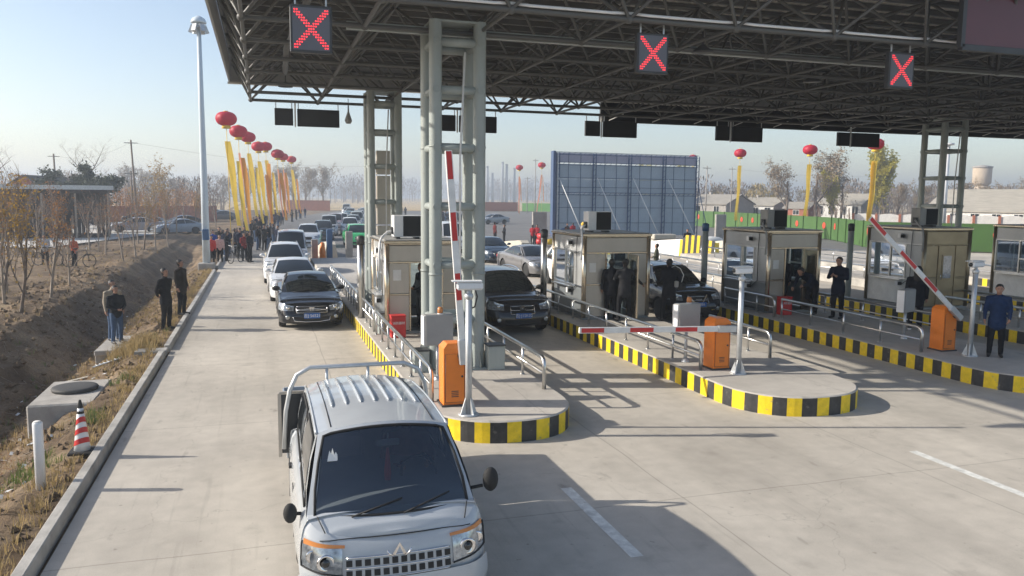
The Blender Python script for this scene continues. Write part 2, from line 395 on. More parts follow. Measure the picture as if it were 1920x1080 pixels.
# painted lane dashes
for x, y0, y1 in ((3.73, 8.25, 7.32), (3.73, 5.2, 2.2), (9.40, 9.42, 6.9), (9.40, 5.0, 2.0), (15.2, 9.6, 6.8)):
    pass
dm = MB(); dm.add([(-.075, 0, 0), (.075, 0, 0), (.075, 2.1, 0), (-.075, 2.1, 0)], [(0, 1, 2, 3)]); dme = dm.mesh('lane_dash', 'road_paint')
for i, (x, y) in enumerate(((3.73, 7.33), (9.40, 7.33), (3.73, 3.2), (9.4, 3.2), (15.2, 7.3))):
    o = link('lane_dash', dme, loc=(x, y, .004)); o['kind'] = 'structure'
# kerb along the left road edge, in two runs
for (xa, ya), (xb, yb) in (((-2.42, -20), (-2.40, 20.05)), ((-2.36, 20.75), (-2.36, 41.5)), ((-2.36, 43.6), (-2.3, 58))):
    kb = MB(); kb.add([(xa, ya, -.1), (xa + .16, ya, -.1), (xb + .16, yb, -.1), (xb, yb, -.1), (xa, ya, .13), (xa + .13, ya, .13), (xb + .13, yb, .13), (xb, yb, .13)],
        [(3, 2, 1, 0), (4, 5, 6, 7), (0, 1, 5, 4), (1, 2, 6, 5), (2, 3, 7, 6), (3, 0, 4, 7)])
    struct('kerb', kb, 'kerb', bevel=.012)
kb = MB(); kb.box(-2.95, -2.25, 20.2, 20.62, -.1, .1); struct('kerb', kb, 'kerb', bevel=.012)

# ------------------------------------------------------------------ haze
hz = MB(); hz.box(-1700, 1700, -60, 1600, -3, 30); hzo = link('haze', None or hz.mesh('haze', []), kind='stuff')
hm = bpy.data.materials.new('haze'); hm.use_nodes = True; n = hm.node_tree; n.nodes.remove(n.nodes['Principled BSDF'])
pv = n.nodes.new('ShaderNodeVolumePrincipled'); pv.inputs['Color'].default_value = (.80, .89, 1, 1); pv.inputs['Density'].default_value = .0015; pv.inputs['Anisotropy'].default_value = .3
n.links.new(pv.outputs[0], [x for x in n.nodes if x.type == 'OUTPUT_MATERIAL'][0].inputs['Volume']); hzo.data.materials.append(hm)

# ------------------------------------------------------------------ toll islands
ISL = [(2.47, 4.98), (8.12, 10.80), (14.07, 16.80), (19.45, 22.10), (25.3, 28.0), (31.2, 33.9)]
IH = .35
def outline(x0, x1, yend):
    cx, rx = (x0 + x1) / 2, (x1 - x0) / 2; pts = []
    for i in range(33):
        a = pi + pi * i / 32; ca, sa = cos(a), sin(a); e = 2 / 2.35
        pts.append((cx + rx * (abs(ca) ** e) * (1 if ca > 0 else -1), 12.98 - 1.5 * (abs(sa) ** e)))
    return [(x0, yend)] + pts + [(x1, yend)]
isl_names = ['concrete toll island left of the black lifted-nose SUV lane, carrying the tallest raised barrier', 'concrete toll island under the lowered red and white barrier arm',
             'concrete toll island carrying the half-raised barrier and the policeman-like man', 'shaded toll island behind the half-raised barrier, closed booth on it', 'toll island at the right edge with the booth cut by the frame', 'farthest right toll island past the last booth']
isl_names = ['toll island nearest the pickup, with the upright barrier arm and paired grey columns', 'toll island under the lowered horizontal barrier arm, round striped nose in full view',
             'toll island with the slanting half-raised barrier arm, one onlooker at its front edge', 'shaded toll island carrying the booth with a closed bronze door', 'shaded toll island carrying the booth cut off by the right edge of the photo', 'farthest toll island, low in the shade behind the cut-off booth']
for i, (x0, x1) in enumerate(ISL):
    t = thing('toll_island', isl_names[i], 'traffic island', ((x0 + x1) / 2, 13, 0), group='toll islands between the lanes')
    ox, oy = (x0 + x1) / 2, 13
    pl = [(x - ox, y - oy) for x, y in outline(x0, x1, 45)]
    tb = MB(); n_ = len(pl)
    # bevelled slab: inner top, outer rim
    def off(pl, d):
        return [(x * (1 - d / 1.3), y + (d if y < -1 else 0) * .8) for x, y in pl]
    inner = off(pl, .03)
    vs = [(x, y, IH - .02) for x, y in pl] + [(x, y, IH) for x, y in inner]
    fs = [tuple(range(n_, 2 * n_))] + [(k, k + 1, n_ + k + 1, n_ + k) for k in range(n_ - 1)] + [(n_ - 1, 0, n_, 2 * n_ - 1)]
    tb.add(vs, fs); part('top_slab', tb, 'island_concrete', t)
    # striped face
    sb = MB(); dense = []
    for (xa, ya), (xb, yb) in zip(pl, pl[1:]):
        L_ = sqrt((xb - xa) ** 2 + (yb - ya) ** 2); k = max(1, int(L_ / .05))
        dense += [(xa + (xb - xa) * j / k, ya + (yb - ya) * j / k) for j in range(k)]
    dense.append(pl[-1]); acc = 0; runs = []; cur = [dense[0]]
    for a_, b_ in zip(dense, dense[1:]):
        acc += sqrt((b_[0] - a_[0]) ** 2 + (b_[1] - a_[1]) ** 2); cur.append(b_)
        if acc >= .218: runs.append(cur); cur = [b_]; acc = 0
    runs.append(cur)
    for j, r_ in enumerate(runs):
        mi = j % 2 if r_[0][1] < 15.5 else 2
        for a_, b_ in zip(r_, r_[1:]):
            sb.add([(a_[0], a_[1], -.01), (b_[0], b_[1], -.01), (b_[0], b_[1], IH - .02), (a_[0], a_[1], IH - .02)], [(0, 1, 2, 3)], mi)
    part('striped_kerb', sb, ['yellow_paint', 'black_paint', 'kerb'], t)
    # crash wedge at the far end
    wb = MB(); c = 0; yb_ = 33.5
    prof = [(0, 1.0), (.4, 1.15), (3, .95), (9, .35)]
    for (a_, za), (b2, zb_) in zip(prof, prof[1:]):
        wa, wb_ = .42, .42
        wb.add([(-wa, yb_ + a_, 0), (wa, yb_ + a_, 0), (.25, yb_ + a_, za), (-.25, yb_ + a_, za), (-wb_, yb_ + b2, 0), (wb_, yb_ + b2, 0), (.25, yb_ + b2, zb_), (-.25, yb_ + b2, zb_)],
               [(0, 1, 2, 3), (3, 2, 6, 7), (1, 5, 6, 2), (4, 0, 3, 7), (5, 4, 7, 6)])
    w = tag(part('crash_wedge', wb, ['beige' if i != 4 else 'wall_white'], None, loc=(ox, 13, 0)),
        ['long concrete crash wedge behind the first booth, next to the green jeep', 'sloping cream crash wedge beside the silver sedan', 'white crash wedge in the sun left of the red decorations', 'concrete crash wedge behind the third booth window', 'white crash wedge beside the yellow and black striped block', 'low crash wedge far right behind the closed booth'][i], 'crash barrier', 'crash wedges at the far island ends')
    if i in (3, 4):
        gb = MB()
        for k in range(12):
            gb.add([(-1.2 + k * .2, 0, 0), (-1.0 + k * .2, 0, 0), (-1.0 + k * .2, .15, 1.45 - (.3 if k > 8 or k < 1 else 0)), (-1.2 + k * .2, .15, 1.45 - (.3 if k > 9 or k < 2 else 0))], [(0, 1, 2, 3)], k % 2)
        gb.add([(-1.2, .9, 0), (1.2, .9, 0), (1.2, .15, 1.15), (-1.2, .15, 1.15)], [(0, 3, 2, 1)], 0)
        gb.box(-1.2, 1.2, .16, .85, 0, 1.0, 0)
        tag(part('striped_crash_block', gb, ['yellow_paint', 'black_paint'], None, loc=(ox, 45.4, 0)),
            ['yellow and black striped crash block behind the third booth', 'yellow and black striped crash block beside the man in black past the dark SUV'][i - 3], 'crash block', 'striped crash blocks').rotation_euler.z = -.95

# ------------------------------------------------------------------ railings
def railing(x, y0, y1, label, top=.92, step=1.35, base=IH, mid=True, hz_=False, turn=True):
    t = thing('railing', label, 'railing', (x, (y0 + y1) / 2, base)); L_ = (y1 - y0) / 2; h = top - base
    pts = [(0, L_, h)]
    if turn: pts += [(0, -L_ + .16, h)] + [(0, -L_ + .16 - .16 * sin(a), h - .16 + .16 * cos(a)) for a in (.5, 1.0, 1.57)] + [(0, -L_, 0)]
    else: pts += [(0, -L_, h)]
    part('top_rail', MB().tube(pts, .039, 8), 'steel', t)
    part('lower_rail', MB().tube([(0, L_, h * .5), (0, -L_, h * .5)], .022, 6), 'steel', t)
    k = max(1, round((y1 - y0) / step)); pm = MB().tube([(0, 0, 0), (0, 0, h)], .026, 8); pm.lathe([(.05, 0), (.05, .015), (.03, .02)], n=8)
    me = pm.mesh('post', 'steel')
    for j in range(k): link('post', me, t, loc=(0, L_ - (y1 - y0) * j / k, 0))
railing(2.66, 12.95, 19.75, 'stainless railing between the pickup and the upright barrier box', step=.95)
railing(2.66, 20.2, 33.5, 'long stainless railing running back past the black sedan towards the white cars', step=.8)
railing(4.80, 13.3, 19.6, 'stainless railing on the right side of the first island, under the black SUV')
railing(8.42, 14.0, 24.5, 'stainless railing in front of the second booth, behind the lowered barrier arm', step=1.2)
railing(8.42, 26.5, 41, 'pale railing running from the grey column past the silver sedan', step=1.0)
railing(10.55, 14.7, 17.2, 'short stainless railing right of the camera pole on the second island', step=.9)
railing(14.4, 14.4, 19.6, 'stainless railing on the third island in front of the man in dark uniform')
railing(14.4, 19.95, 22.6, 'short stainless railing where the bending man rests his foot', step=.9)
railing(14.4, 27, 43, 'pale railing far behind the dark SUV on the third island', step=1.3)
railing(16.5, 15.5, 30, 'railing along the shaded right side of the third island', step=1.6)
railing(19.8, 14.0, 19.0, 'railing on the fourth island below the white booth counter', step=1.4)
railing(19.8, 26, 43, 'far railing on the fourth island in line with the steel post', step=1.4)
railing(21.8, 14.0, 24.0, 'shaded railing at the foot of the closed bronze booth', step=1.6)
railing(25.6, 14.0, 19.5, 'railing in front of the booth cut off at the right edge', step=1.3)
railing(25.6, 26, 43, 'distant railing on the sunny part of the fifth island', step=1.5)
railing(31.5, 15, 43, 'most distant railing on the farthest island', step=1.6)

# ------------------------------------------------------------------ canopy columns
def column(x, y, label, w=.88, d=.86, r=.125, top=7.15, zs=(1.0, 2.1, 3.25, 4.4, 5.5, 6.4), rr_=.085):
    t = thing('canopy_column', label, 'steel column', (x, y, IH), group='four-tube steel columns carrying the canopy'); H = top - IH
    tm = MB().tube([(0, 0, .0), (0, 0, H)], r, 18, cap=False); tm.lathe([(r + .012, 1.9), (r + .012, 1.94)], n=18); tm.lathe([(r + .012, 4.4), (r + .012, 4.43)], n=18)
    me = tm.mesh('tube', 'column_paint')
    for sx in (-1, 1):
        for sy in (-1, 1): link('tube', me, t, loc=(sx * w / 2, sy * d / 2, 0))
    cbm = MB().tube([(-w / 2, 0, 0), (w / 2, 0, 0)], rr_, 10).mesh('cross_tube', 'column_paint')
    cdm = MB().tube([(0, -d / 2 - .14, 0), (0, d / 2 + .14, 0)], rr_ * .9, 10).mesh('cross_tube', 'column_paint')
    for z in zs:
        for sy in (-1, 1): link('cross_tube', cbm, t, loc=(0, sy * d / 2, z))
        for sx in (-1, 1): link('cross_tube', cdm, t, loc=(sx * w / 2, 0, z))
    bm_ = MB()
    bm_.box(-w / 2 - .26, w / 2 + .26, -d / 2 - .26, d / 2 + .26, 0, .03)
    part('base_plate', bm_, 'column_paint', t)
    g = MB()
    for sx in (-1, 1):
        for sy in (-1, 1):
            for k in range(4):
                a = pi / 2 * k; dx, dy = cos(a), sin(a); px, py = sx * w / 2, sy * d / 2
                g.add([(px + dx * r * .9, py + dy * r * .9, .03), (px + dx * (r + .13), py + dy * (r + .13), .03), (px + dx * (r + .13), py + dy * (r + .13), .10), (px + dx * r * .9, py + dy * r * .9, .38)], [(0, 1, 2, 3)], 0)
                nn = V(-dy, dx, 0) * .012
                g.add([(px + dx * r * .9 + nn.x, py + dy * r * .9 + nn.y, .03), (px + dx * (r + .13) + nn.x, py + dy * (r + .13) + nn.y, .03), (px + dx * (r + .13) + nn.x, py + dy * (r + .13) + nn.y, .10), (px + dx * r * .9 + nn.x, py + dy * r * .9 + nn.y, .38)], [(3, 2, 1, 0)], 0)
    part('gussets', g, 'column_paint', t)
    hb = MB().box(-w / 2 - .1, w / 2 + .1, -d / 2 - .1, d / 2 + .1, H - .04, H); part('head_plate', hb, 'column_paint', t, bevel=.006)
    # downpipe / cable conduit
    part('conduit', MB().tube([(w * .12, -d / 2 - .16, H - .6), (w * .02, -d / 2 - .15, H - 2.6), (w * .02, -d / 2 - .15, .1)], .022, 6), 'white_paint', t)
    return t
column(3.69, 15.85, 'four-tube grey steel column in the foreground beside the upright barrier arm')
column(3.85, 26.65, 'four-tube grey steel column rising behind the first booth')
column(27.1, 26.65, 'dark four-tube steel column behind the closed bronze booth at right', w=1.05, d=1.0)
# metal box on column foot and electrical gear
for x, y, w, h, lab in ((2.93, 15.35, .3, .42, 'dark grey junction box left of the foreground column foot'), (4.42, 15.2, .34, .48, 'dark grey junction box right of the foreground column foot'), (2.86, 19.95, .26, .5, 'dark junction box beside the gap in the railings by the black sedan')):
    tb = MB().box(-w / 2, w / 2, -.15, .15, 0, h); t = thing('junction_box', lab, 'electrical box', (x, y, IH))
    part('housing', tb, 'column_paint', t, bevel=.01); part('lid', MB().box(-w / 2 - .015, w / 2 + .015, -.165, .165, h + .001, h + .03), 'dark_metal', t, bevel=.005)
# tall ladder box inside the rear column
lb = thing('cable_cabinet', 'pale cabinet stack filling the column behind the first booth', 'cabinet', (3.85, 26.65, IH))
for k in range(6): part('cabinet_panel', MB().box(-.22, .22, -.14, .14, .05 + k * .82, .82 + k * .82), 'booth_panel', lb, bevel=.008)

# ------------------------------------------------------------------ canopy space frame
cell = 2.22; X0, Y0, ZB, ZT = -.27, 13.5, 7.0, 8.15; NX, NY = 22, 7
can = thing('toll_canopy', 'huge grey steel space-frame canopy roof spanning all the toll lanes', 'canopy roof', (X0, Y0, ZB))
unit = MB().tube([(0, 0, 0), (0, 0, 1)], 1, 6, cap=False).mesh('bar', 'frame_paint')
camp = V(0, 0, 3.8)
bars = []
def B(name, a, b_, r): bars.append((name, V(*a), V(*b_), r))
nb = lambda i, j: (X0 + i * cell, Y0 + j * cell, ZB)
ntp = lambda i, j: (X0 + max(-.55, -cell / 2 + i * cell), Y0 + min(-cell / 2 + j * cell, NY * cell + .30), ZT)
for j in range(NY + 1):
    for i in range(NX): B('bottom_chord', nb(i, j), nb(i + 1, j), .05 if j else .055)
for i in range(NX + 1):
    for j in range(NY): B('bottom_chord', nb(i, j), nb(i, j + 1), .042)
for j in range(NY + 2):
    for i in range(NX + 1): B('top_chord', ntp(i, j), ntp(i + 1, j), .045)
for i in range(NX + 2):
    for j in range(NY + 1): B('top_chord', ntp(i, j), ntp(i, j + 1), .045)
for i in range(NX + 1):
    for j in range(NY + 1):
        for a, b_ in ((0, 0), (1, 0), (0, 1), (1, 1)): B('diagonal_brace', nb(i, j), ntp(i + a, j + b_), .034)
def inview(p):
    q = p - camp; d = q.dot(fw)
    return d > 1 and abs(q.dot(r2) / d) < .68 and abs(q.dot(u2) / d) < .40
def place_bar(name, a, b_, r):
    o = bpy.data.objects.new(name, unit); C.objects.link(o); o.parent = can
    d = b_ - a; q = d.to_track_quat('Z', 'Y')
    o.matrix_local = Matrix.Translation(a - V(X0, Y0, ZB)) @ q.to_matrix().to_4x4() @ Matrix.Diagonal((r, r, d.length, 1))
from collections import defaultdict
byk = defaultdict(list)
for br in bars: byk[br[0]].append(br)
for nm, lst in byk.items():
    lst.sort(key=lambda q: (0 if inview((q[1] + q[2]) / 2) or inview(q[1]) or inview(q[2]) else 1, ((q[1] + q[2]) / 2 - camp).length))
    for q in lst[:300]: place_bar(*q)
    mb = MB()
    for _, a, b_, r in lst[300:]: mb.tube([a - V(X0, Y0, ZB), b_ - V(X0, Y0, ZB)], r, 5, cap=False)
    if mb.v: part('distant_' + nm + 's', mb, 'frame_paint', can, kind='stuff')
# node balls (shared mesh)
nm_ = MB().ell((0, 0, 0), (.085, .085, .085), 8, k=5).mesh('node_ball', 'frame_paint')
cnt = 0
for i in range(NX + 1):
    for j in range(NY + 1):
        link('node_ball', nm_, can, loc=(i * cell, j * cell, 0)); cnt += 1
# purlins and deck
xr = X0 + NX * cell + cell / 2
for k in range(int((NY + 1) * cell / .75) + 1):
    y = -cell / 2 + k * .75
    if y > NY * cell + .45: break
    pm = MB().box(-.6, NX * cell + cell / 2, y - .04, y + .04, ZT - ZB + .16, ZT - ZB + .30); part('purlin', pm, 'frame_paint', can)
dk = MB(); wv = .2; nseg = int((xr - (X0 - cell / 2)) / wv)
def panel(x0, nrib):
    m_ = MB(); pr = []
    for k in range(nrib): pr += [(k * wv, 0), (k * wv + .07, 0), (k * wv + .10, .045), (k * wv + .17, .045)]
    pr.append((nrib * wv, 0)); ya, yb = -cell / 2 - .1, NY * cell + .42
    vs = [(p[0], ya, p[1]) for p in pr] + [(p[0], yb, p[1]) for p in pr]; n_ = len(pr)
    m_.add(vs, [(k, k + 1, n_ + k + 1, n_ + k) for k in range(n_ - 1)]); return m_
pm = panel(0, 5).mesh('roof_panel', 'deck')
xx = -.62
while xx < NX * cell + cell / 2 - .05:
    link('roof_panel', pm, can, loc=(xx, 0, ZT - ZB + .31)); xx += 1.0
xe = xx
ftop = 2.35
fa = MB()
yb0, yb1 = -cell / 2 - .14, NY * cell + .46; xl = -.66
# fascia strips (side and rear), front fascia above the picture
for nm2, bx in (('fascia_side', (xl - .05, xl, yb0, yb1, .62, ftop)), ('fascia_rear', (xl, xe, yb1, yb1 + .05, .62, ftop)), ('fascia_front', (xl, xe, yb0 - .05, yb0, 1.05, ftop + .6)), ('fascia_side', (xe, xe + .05, yb0, yb1, .62, ftop))):
    m_ = MB(); m_.box(*bx); part(nm2, m_, 'fascia', can)
m_ = MB().box(xl - .08, xe, yb1 - .12, yb1 + .1, .56, .62); part('rear_edge_trim', m_, 'deck', can)
# cable tray along the front chord
tr = MB()
for i in range(1, 8):
    xa, xb = i * cell - cell * .85, i * cell - cell * .15
    tr.tube([(xa - .34, -.02, .10), (xa, -.08, .07), (xb, -.08, .07), (xb + .34, -.02, .10)], .028, 6)
part('cable_conduit', tr, 'white_plastic', can)
part('valley_girder', MB().bar((1.9, cell + .2, .03), (NX * cell, cell + .2, .03), .12, .14), 'column_paint', can)
# bent gutter pipe near the left signal
gp = MB().tube([(1.3, -.1, .9), (1.28, 1.2, .55), (1.1, 3.2, .3), (.9, 6, .15), (.95, 9, .02)], .07, 10); part('drain_pipe', gp, 'frame_paint', can)
# black station sign hung on the rear edge (its back is seen)
t = thing('station_sign', 'long black back of the station name sign hung on the rear edge of the canopy', 'sign', (12.9, 29.6, 6.8))
part('sign_back', MB().box(0, 30, 0, .12, 0, 1.55), 'sign_back', t)
part('sign_frame', MB().bar((0, -.06, .02), (30, -.06, .02), .05, .05).bar((0, -.06, 1.0), (30, -.06, 1.0), .05, .05), 'dark_metal', t)
for k in range(16): part('stay', MB().bar((k * 1.9 + .3, -.12, .05), (k * 1.9 + .75, -.5, .28), .03, .03), 'white_paint', t)
# dark red message board on the front edge
t = thing('message_board', 'dark red unlit LED message board on the canopy front at top right', 'LED board', (13.2, 12.75, 6.82))
part('screen', MB().box(.08, 11, 0, .1, .06, 1.9), 'dark_red_screen', t); part('screen_frame', MB().bar((0.02, .03, 0), (11, .03, 0), .12, .12).bar((.03, .03, 0), (.03, .03, 2), .1, .12), 'dark_metal', t, bevel=.005)
part('bracket', MB().bar((.3, .2, .3), (.3, .75, .3), .05, .05).bar((4, .2, .3), (4, .75, .3), .05, .05), 'dark_metal', t)

# lane signals: LED crosses
def signal(x, y, label, z=6.25, w=.56, h=.64, lf=False):
    t = thing('lane_signal', label, 'lane signal', (x, y, z), group='red cross lane signals'); 
    part('housing', MB().box(-w / 2 - .04, w / 2 + .04, 0, .12, -.04, h + .04), 'dark_metal', t, bevel=.01)
    part('face', MB().box(-w / 2, w / 2, -.006, -.001, 0, h), 'led_grey', t)
    d = MB(); N_ = 15
    for i in range(N_):
        for j in range(N_):
            u, v = i - 7, j - 7
            if (abs(u - v) <= 1 or abs(u + v) <= 1):
                cx, cz = u / 15 * w * .95, h / 2 + v / 15 * h * .95
                d.add([(cx - .011, -.012, cz - .011), (cx + .011, -.012, cz - .011), (cx + .011, -.012, cz + .011), (cx - .011, -.012, cz + .011)], [(0, 1, 2, 3)])
    part('led_cross', d, 'led_red', t, kind='stuff')
    for s_ in (-1, 1): part('hanger', MB().bar((s_ * w * .42, .06, h + .03), (s_ * w * .42, .06, h + .32), .025, .025), 'galv', t)
signal(.80, 13.1, 'large red LED cross hanging at the left end of the canopy', z=6.04)
signal(6.94, 13.6, 'red LED cross above the lane left of the lowered barrier', z=6.13)
signal(12.55, 13.55, 'red LED cross below the dark red message board', z=6.13)
# rear hanging sign pairs
for i, x in enumerate((.5, 6.3, 12.1, 17.9)):
    t = thing('hanging_sign', ['pair of black rear-facing lane signs hanging left of all columns', 'pair of black lane signs partly hidden by the foreground column', 'pair of black lane signs left of the station sign edge above the backdrop', 'pair of black lane signs overlapping the station sign, above the second lantern from the right'][i], 'hanging sign', (x, 29.2, 6.2), group='black sign pairs on the canopy rear')
    part('small_board', MB().box(0, .62, 0, .12, 0, .58), 'sign_back', t, bevel=.01)
    part('large_board', MB().box(.76, 2.2, 0, .12, -.02, .58), 'sign_back', t, bevel=.01)
    for hx in (.05, .58, .8, 2.16): part('hanger', MB().bar((hx, .06, .58), (hx, .06, .86), .03, .03), 'galv', t)
    part('middle_post', MB().bar((.69, .06, -.04), (.69, .06, .86), .05, .05), 'white_paint', t)
t = thing('hanging_sign', 'black lane sign pair touching the top of the rightmost red lantern', 'hanging sign', (23.9, 29.2, 6.15), group='black sign pairs on the canopy rear')
part('small_board', MB().box(0, .62, 0, .12, 0, .58), 'sign_back', t, bevel=.01); part('large_board', MB().box(.76, 2.2, 0, .12, -.02, .58), 'sign_back', t, bevel=.01)
part('middle_post', MB().bar((.69, .06, -.04), (.69, .06, .86), .05, .05), 'white_paint', t)
# lamps under the canopy
for x, y, z, lab in ((.85, 28, 7.35, 'dark lamp hanging under the left rear of the canopy'), (9.2, 15.7, 6.95, 'dark box lamp under the front girder, left of the middle red cross'), (14.2, 18.5, 6.95, 'dark box lamp under the girder between the two right-hand crosses')):
    t = thing('flood_lamp', lab, 'lamp', (x, y, z)); part('shade', MB().lathe([(.06, .16), (.10, .12), (.24, .02), (.24, 0)], n=12), 'dark_metal', t); part('stem', MB().tube([(0, 0, .15), (0, 0, .45)], .02, 6), 'dark_metal', t)
t = thing('hanging_bulb', 'small pear-shaped lamp on a wire beside the left sign pair', 'lamp', (2.95, 28.6, 6.28)); part('bulb', MB().lathe([(.02, .62), (.03, .4), (.10, .2), (.13, .1), (.08, 0)], n=12), 'grey_box', t); part('wire', MB().tube([(0, 0, .6), (0, 0, .85)], .012, 5), 'dark_metal', t)

# ------------------------------------------------------------------ booths
AC = [0, 1, 2, 3, 4]
def booth(x, y, h, label, closed=False, tint='booth_panel', w=1.86, d=2.5, bronze=False, full=True):
    """x,y = front left corner; front faces the camera (-Y)"""
    t = thing('toll_booth', label, 'toll booth', (x + w / 2, y + d / 2, IH), group='stainless steel toll booths')
    X, Y = w / 2, d / 2; fr = 'booth_bronze' if bronze else 'booth_frame'; pn = 'booth_bronze' if bronze else 'booth_panel'
    part('floor_slab', MB().box(-X, X, -Y, Y, 0, .06), 'booth_dark', t)
    part('roof', MB().box(-X - .05, X + .05, -Y - .05, Y + .05, h - .07, h), 'booth_frame', t, bevel=.012)
    part('roof_sheet', MB().box(-X, X, -Y, Y, h + .001, h + .02), 'grey_box', t)
    pm_ = MB().tube([(0, 0, .06), (0, 0, h - .07)], .068, 12).mesh('corner_post', fr)
    for sx in (-1, 1):
        for sy in (-1, 1): link('corner_post', pm_, t, loc=(sx * (X - .03), sy * (Y - .03), 0))
    # front face: header, two side panels in upper and lower halves, doorway between
    dl, dr = (-.30, .34)
    part('header_panel', MB().box(-X + .09, X - .09, -Y + .02, -Y + .06, h - .52, h - .12), pn, t, bevel=.006)
    for z_ in (h - .1, h - .56): part('header_rail', MB().box(-X + .03, X - .03, -Y - .002, -Y + .07, z_, z_ + .04), fr, t, bevel=.005)
    for a, b_ in ((-X + .09, dl - .05), (dr + .05, X - .09)):
        part('side_panel', MB().box(a, b_, -Y + .02, -Y + .06, 1.02, h - .57), pn, t, bevel=.006)
        part('side_panel', MB().box(a, b_, -Y + .02, -Y + .06, .08, .97), pn, t, bevel=.006)
        part('panel_rail', MB().box(a, b_, -Y - .002, -Y + .07, .975, 1.015), fr, t, bevel=.005)
    for a in (dl - .045, dr + .005): part('door_jamb', MB().box(a, a + .04, -Y - .006, -Y + .08, .06, h - .56), fr, t, bevel=.005)
    if closed:
        part('door', MB().box(dl, dr, -Y + .015, -Y + .05, .06, h - .57), pn, t, bevel=.006)
        dd = part('door_window_frame', MB().box(dl + .12, dr - .12, -Y - .002, -Y + .014, .95, 1.75), fr, t); link('door_pane', MB().box(dl + .16, dr - .16, -Y - .012, -Y - .004, .99, 1.71).mesh('door_pane', 'lamp_glass'), t)
        part('door_handle', MB().tube([(dl + .06, -Y - .03, .95), (dl + .06, -Y - .03, 1.15)], .012, 6), 'chrome', t)
    else:
        op = thing if False else None
        part('door', MB().box(dr + .005, dr + .045, -Y - .62, -Y - .02, .08, h - .58), 'booth_frame', t, bevel=.006)
        part('door_pane', MB().box(dr - .002, dr + .052, -Y - .52, -Y - .14, 1.0, h - .75), 'booth_glass', t)
    # both lane faces: header, window band, lower wall
    for sx in (-1, 1):
        xa, xb = sorted((sx * (X - .02), sx * (X - .06)))
        part('wall_header', MB().box(xa, xb, -Y + .09, Y - .09, h - .52, h - .1), 'booth_side', t, bevel=.006)
        part('lower_wall', MB().box(xa, xb, -Y + .09, Y - .09, .08, .90), 'booth_dark' if not bronze else 'white_paint', t, bevel=.006)
        part('wall_panel', MB().box(xa, xb, -Y + .09, -Y + .75, .95, h - .57), 'booth_side', t, bevel=.006)
        x3, x4 = sorted((sx * (X + .003), sx * (X - .07)))
        for z_ in (.9, h - .56): part('window_rail', MB().box(x3, x4, -Y + .05, Y - .05, z_, z_ + .05), 'steel', t, bevel=.005)
        for y_ in (-Y + .75, -Y + 1.42, Y - .12): part('window_mullion', MB().box(x3, x4, y_, y_ + .045, .95, h - .56), 'steel', t, bevel=.005)
        part('window_bar', MB().box(x3, x4, -Y + .79, -Y + 1.42, 1.42, 1.46), 'steel', t)
        for y_, y2 in ((-Y + .8, -Y + 1.4), (-Y + 1.47, Y - .13)): part('window_pane', MB().box(sx * (X - .045), sx * (X - .039), y_, y2, .955, h - .565), 'booth_glass', t)
        part('counter', MB().box(*sorted((sx * (X + .16), sx * (X - .25))), -Y + .8, Y - .3, .86, .895), 'steel', t)
    # rear face
    part('rear_lower_wall', MB().box(-X + .09, X - .09, Y - .06, Y - .02, .08, .9), 'booth_dark', t); part('rear_header', MB().box(-X + .09, X - .09, Y - .06, Y - .02, h - .52, h - .1), 'booth_panel', t)
    part('rear_pane', MB().box(-X + .09, X - .09, Y - .045, Y - .038, .905, h - .525), 'booth_glass', t)
    part('rear_mullion', MB().box(-.03, .03, Y - .07, Y - .01, .905, h - .525), 'steel', t)
    # inside: desk, monitor, chair
    part('desk', MB().box(-X + .1, -X + .6, -.3, Y - .1, .72, .76).box(-X + .1, -X + .14, -.3, Y - .1, .08, .72), 'interior', t)
    part('monitor', MB().box(-X + .25, -X + .29, .1, .55, .9, 1.25).box(-X + .24, -X + .32, .28, .36, .77, .9), 'black_rubber', t, bevel=.005)
    part('chair', MB().box(.0, .42, .1, .5, .45, .52).box(.38, .44, .1, .5, .55, 1.0).box(.18, .24, .27, .33, .08, .45), 'cushion', t, bevel=.01)
    # wall cameras
    for z_ in (h - .36, .68):
        part('wall_camera', MB().box(-X - .13, -X - .005, -.35, -.23, z_, z_ + .15), 'white_plastic', t, bevel=.008); part('lens_hood', MB().box(-X - .12, -X - .02, -.42, -.352, z_ + .02, z_ + .12), 'black_rubber', t)
    part('notice_board', MB().box(-X - .012, -X - .006, -.95, -.75, .5, .68) if bronze else MB().box(-X + .18, -X + .38, -Y + .006, -Y + .016, 1.35, 1.62), 'orange_box' if bronze else 'wall_white', t)
    part('wiring', MB().tube([(-X - .01, -Y + .5, h - .1), (-X - .02, -Y + .52, h - .6), (-X - .02, -Y + .5, .95), (-X - .01, -Y + .9, .7)], .012, 5), 'dark_metal', t)
    # air conditioner on the roof: a thing of its own
    a = thing('air_conditioner', ['boxy white air conditioner on the roof of the first booth, by the foreground column', 'boxy white air conditioner with a hose on the second booth, before the blue backdrop', 'grey air conditioner on the third booth roof, before the green hoarding', 'grey air conditioner on the closed bronze booth, under the right column', 'grey air conditioner on the booth cut off at the right edge'][AC.pop(0)], 'air conditioner', (x + w * .35, y + .75, IH + h + .02), group='air conditioners on the booth roofs')
    part('casing', MB().box(-.36, .36, -.2, .2, .05, .60), 'white_plastic' if x < 12 else 'grey_box', a, bevel=.012); [part('foot', MB().box(q, q + .1, -.2, .2, 0, .048), 'dark_metal', a) for q in (-.3, .2)]
    g = MB().box(-.12, .34, -.212, -.204, .07, .58)
    for k in range(9): g.box(-.11, .33, -.222, -.214, .09 + k * .052, .105 + k * .052)
    part('grille', g, 'black_rubber', a)
    part('pipe_cover', MB().lathe([(.07, 0), (.07, .12)], c=(0, 0, 0), axis='x', n=10).mesh and MB().box(-.41, -.362, -.1, .08, .12, .30), 'dark_metal', a, bevel=.01)
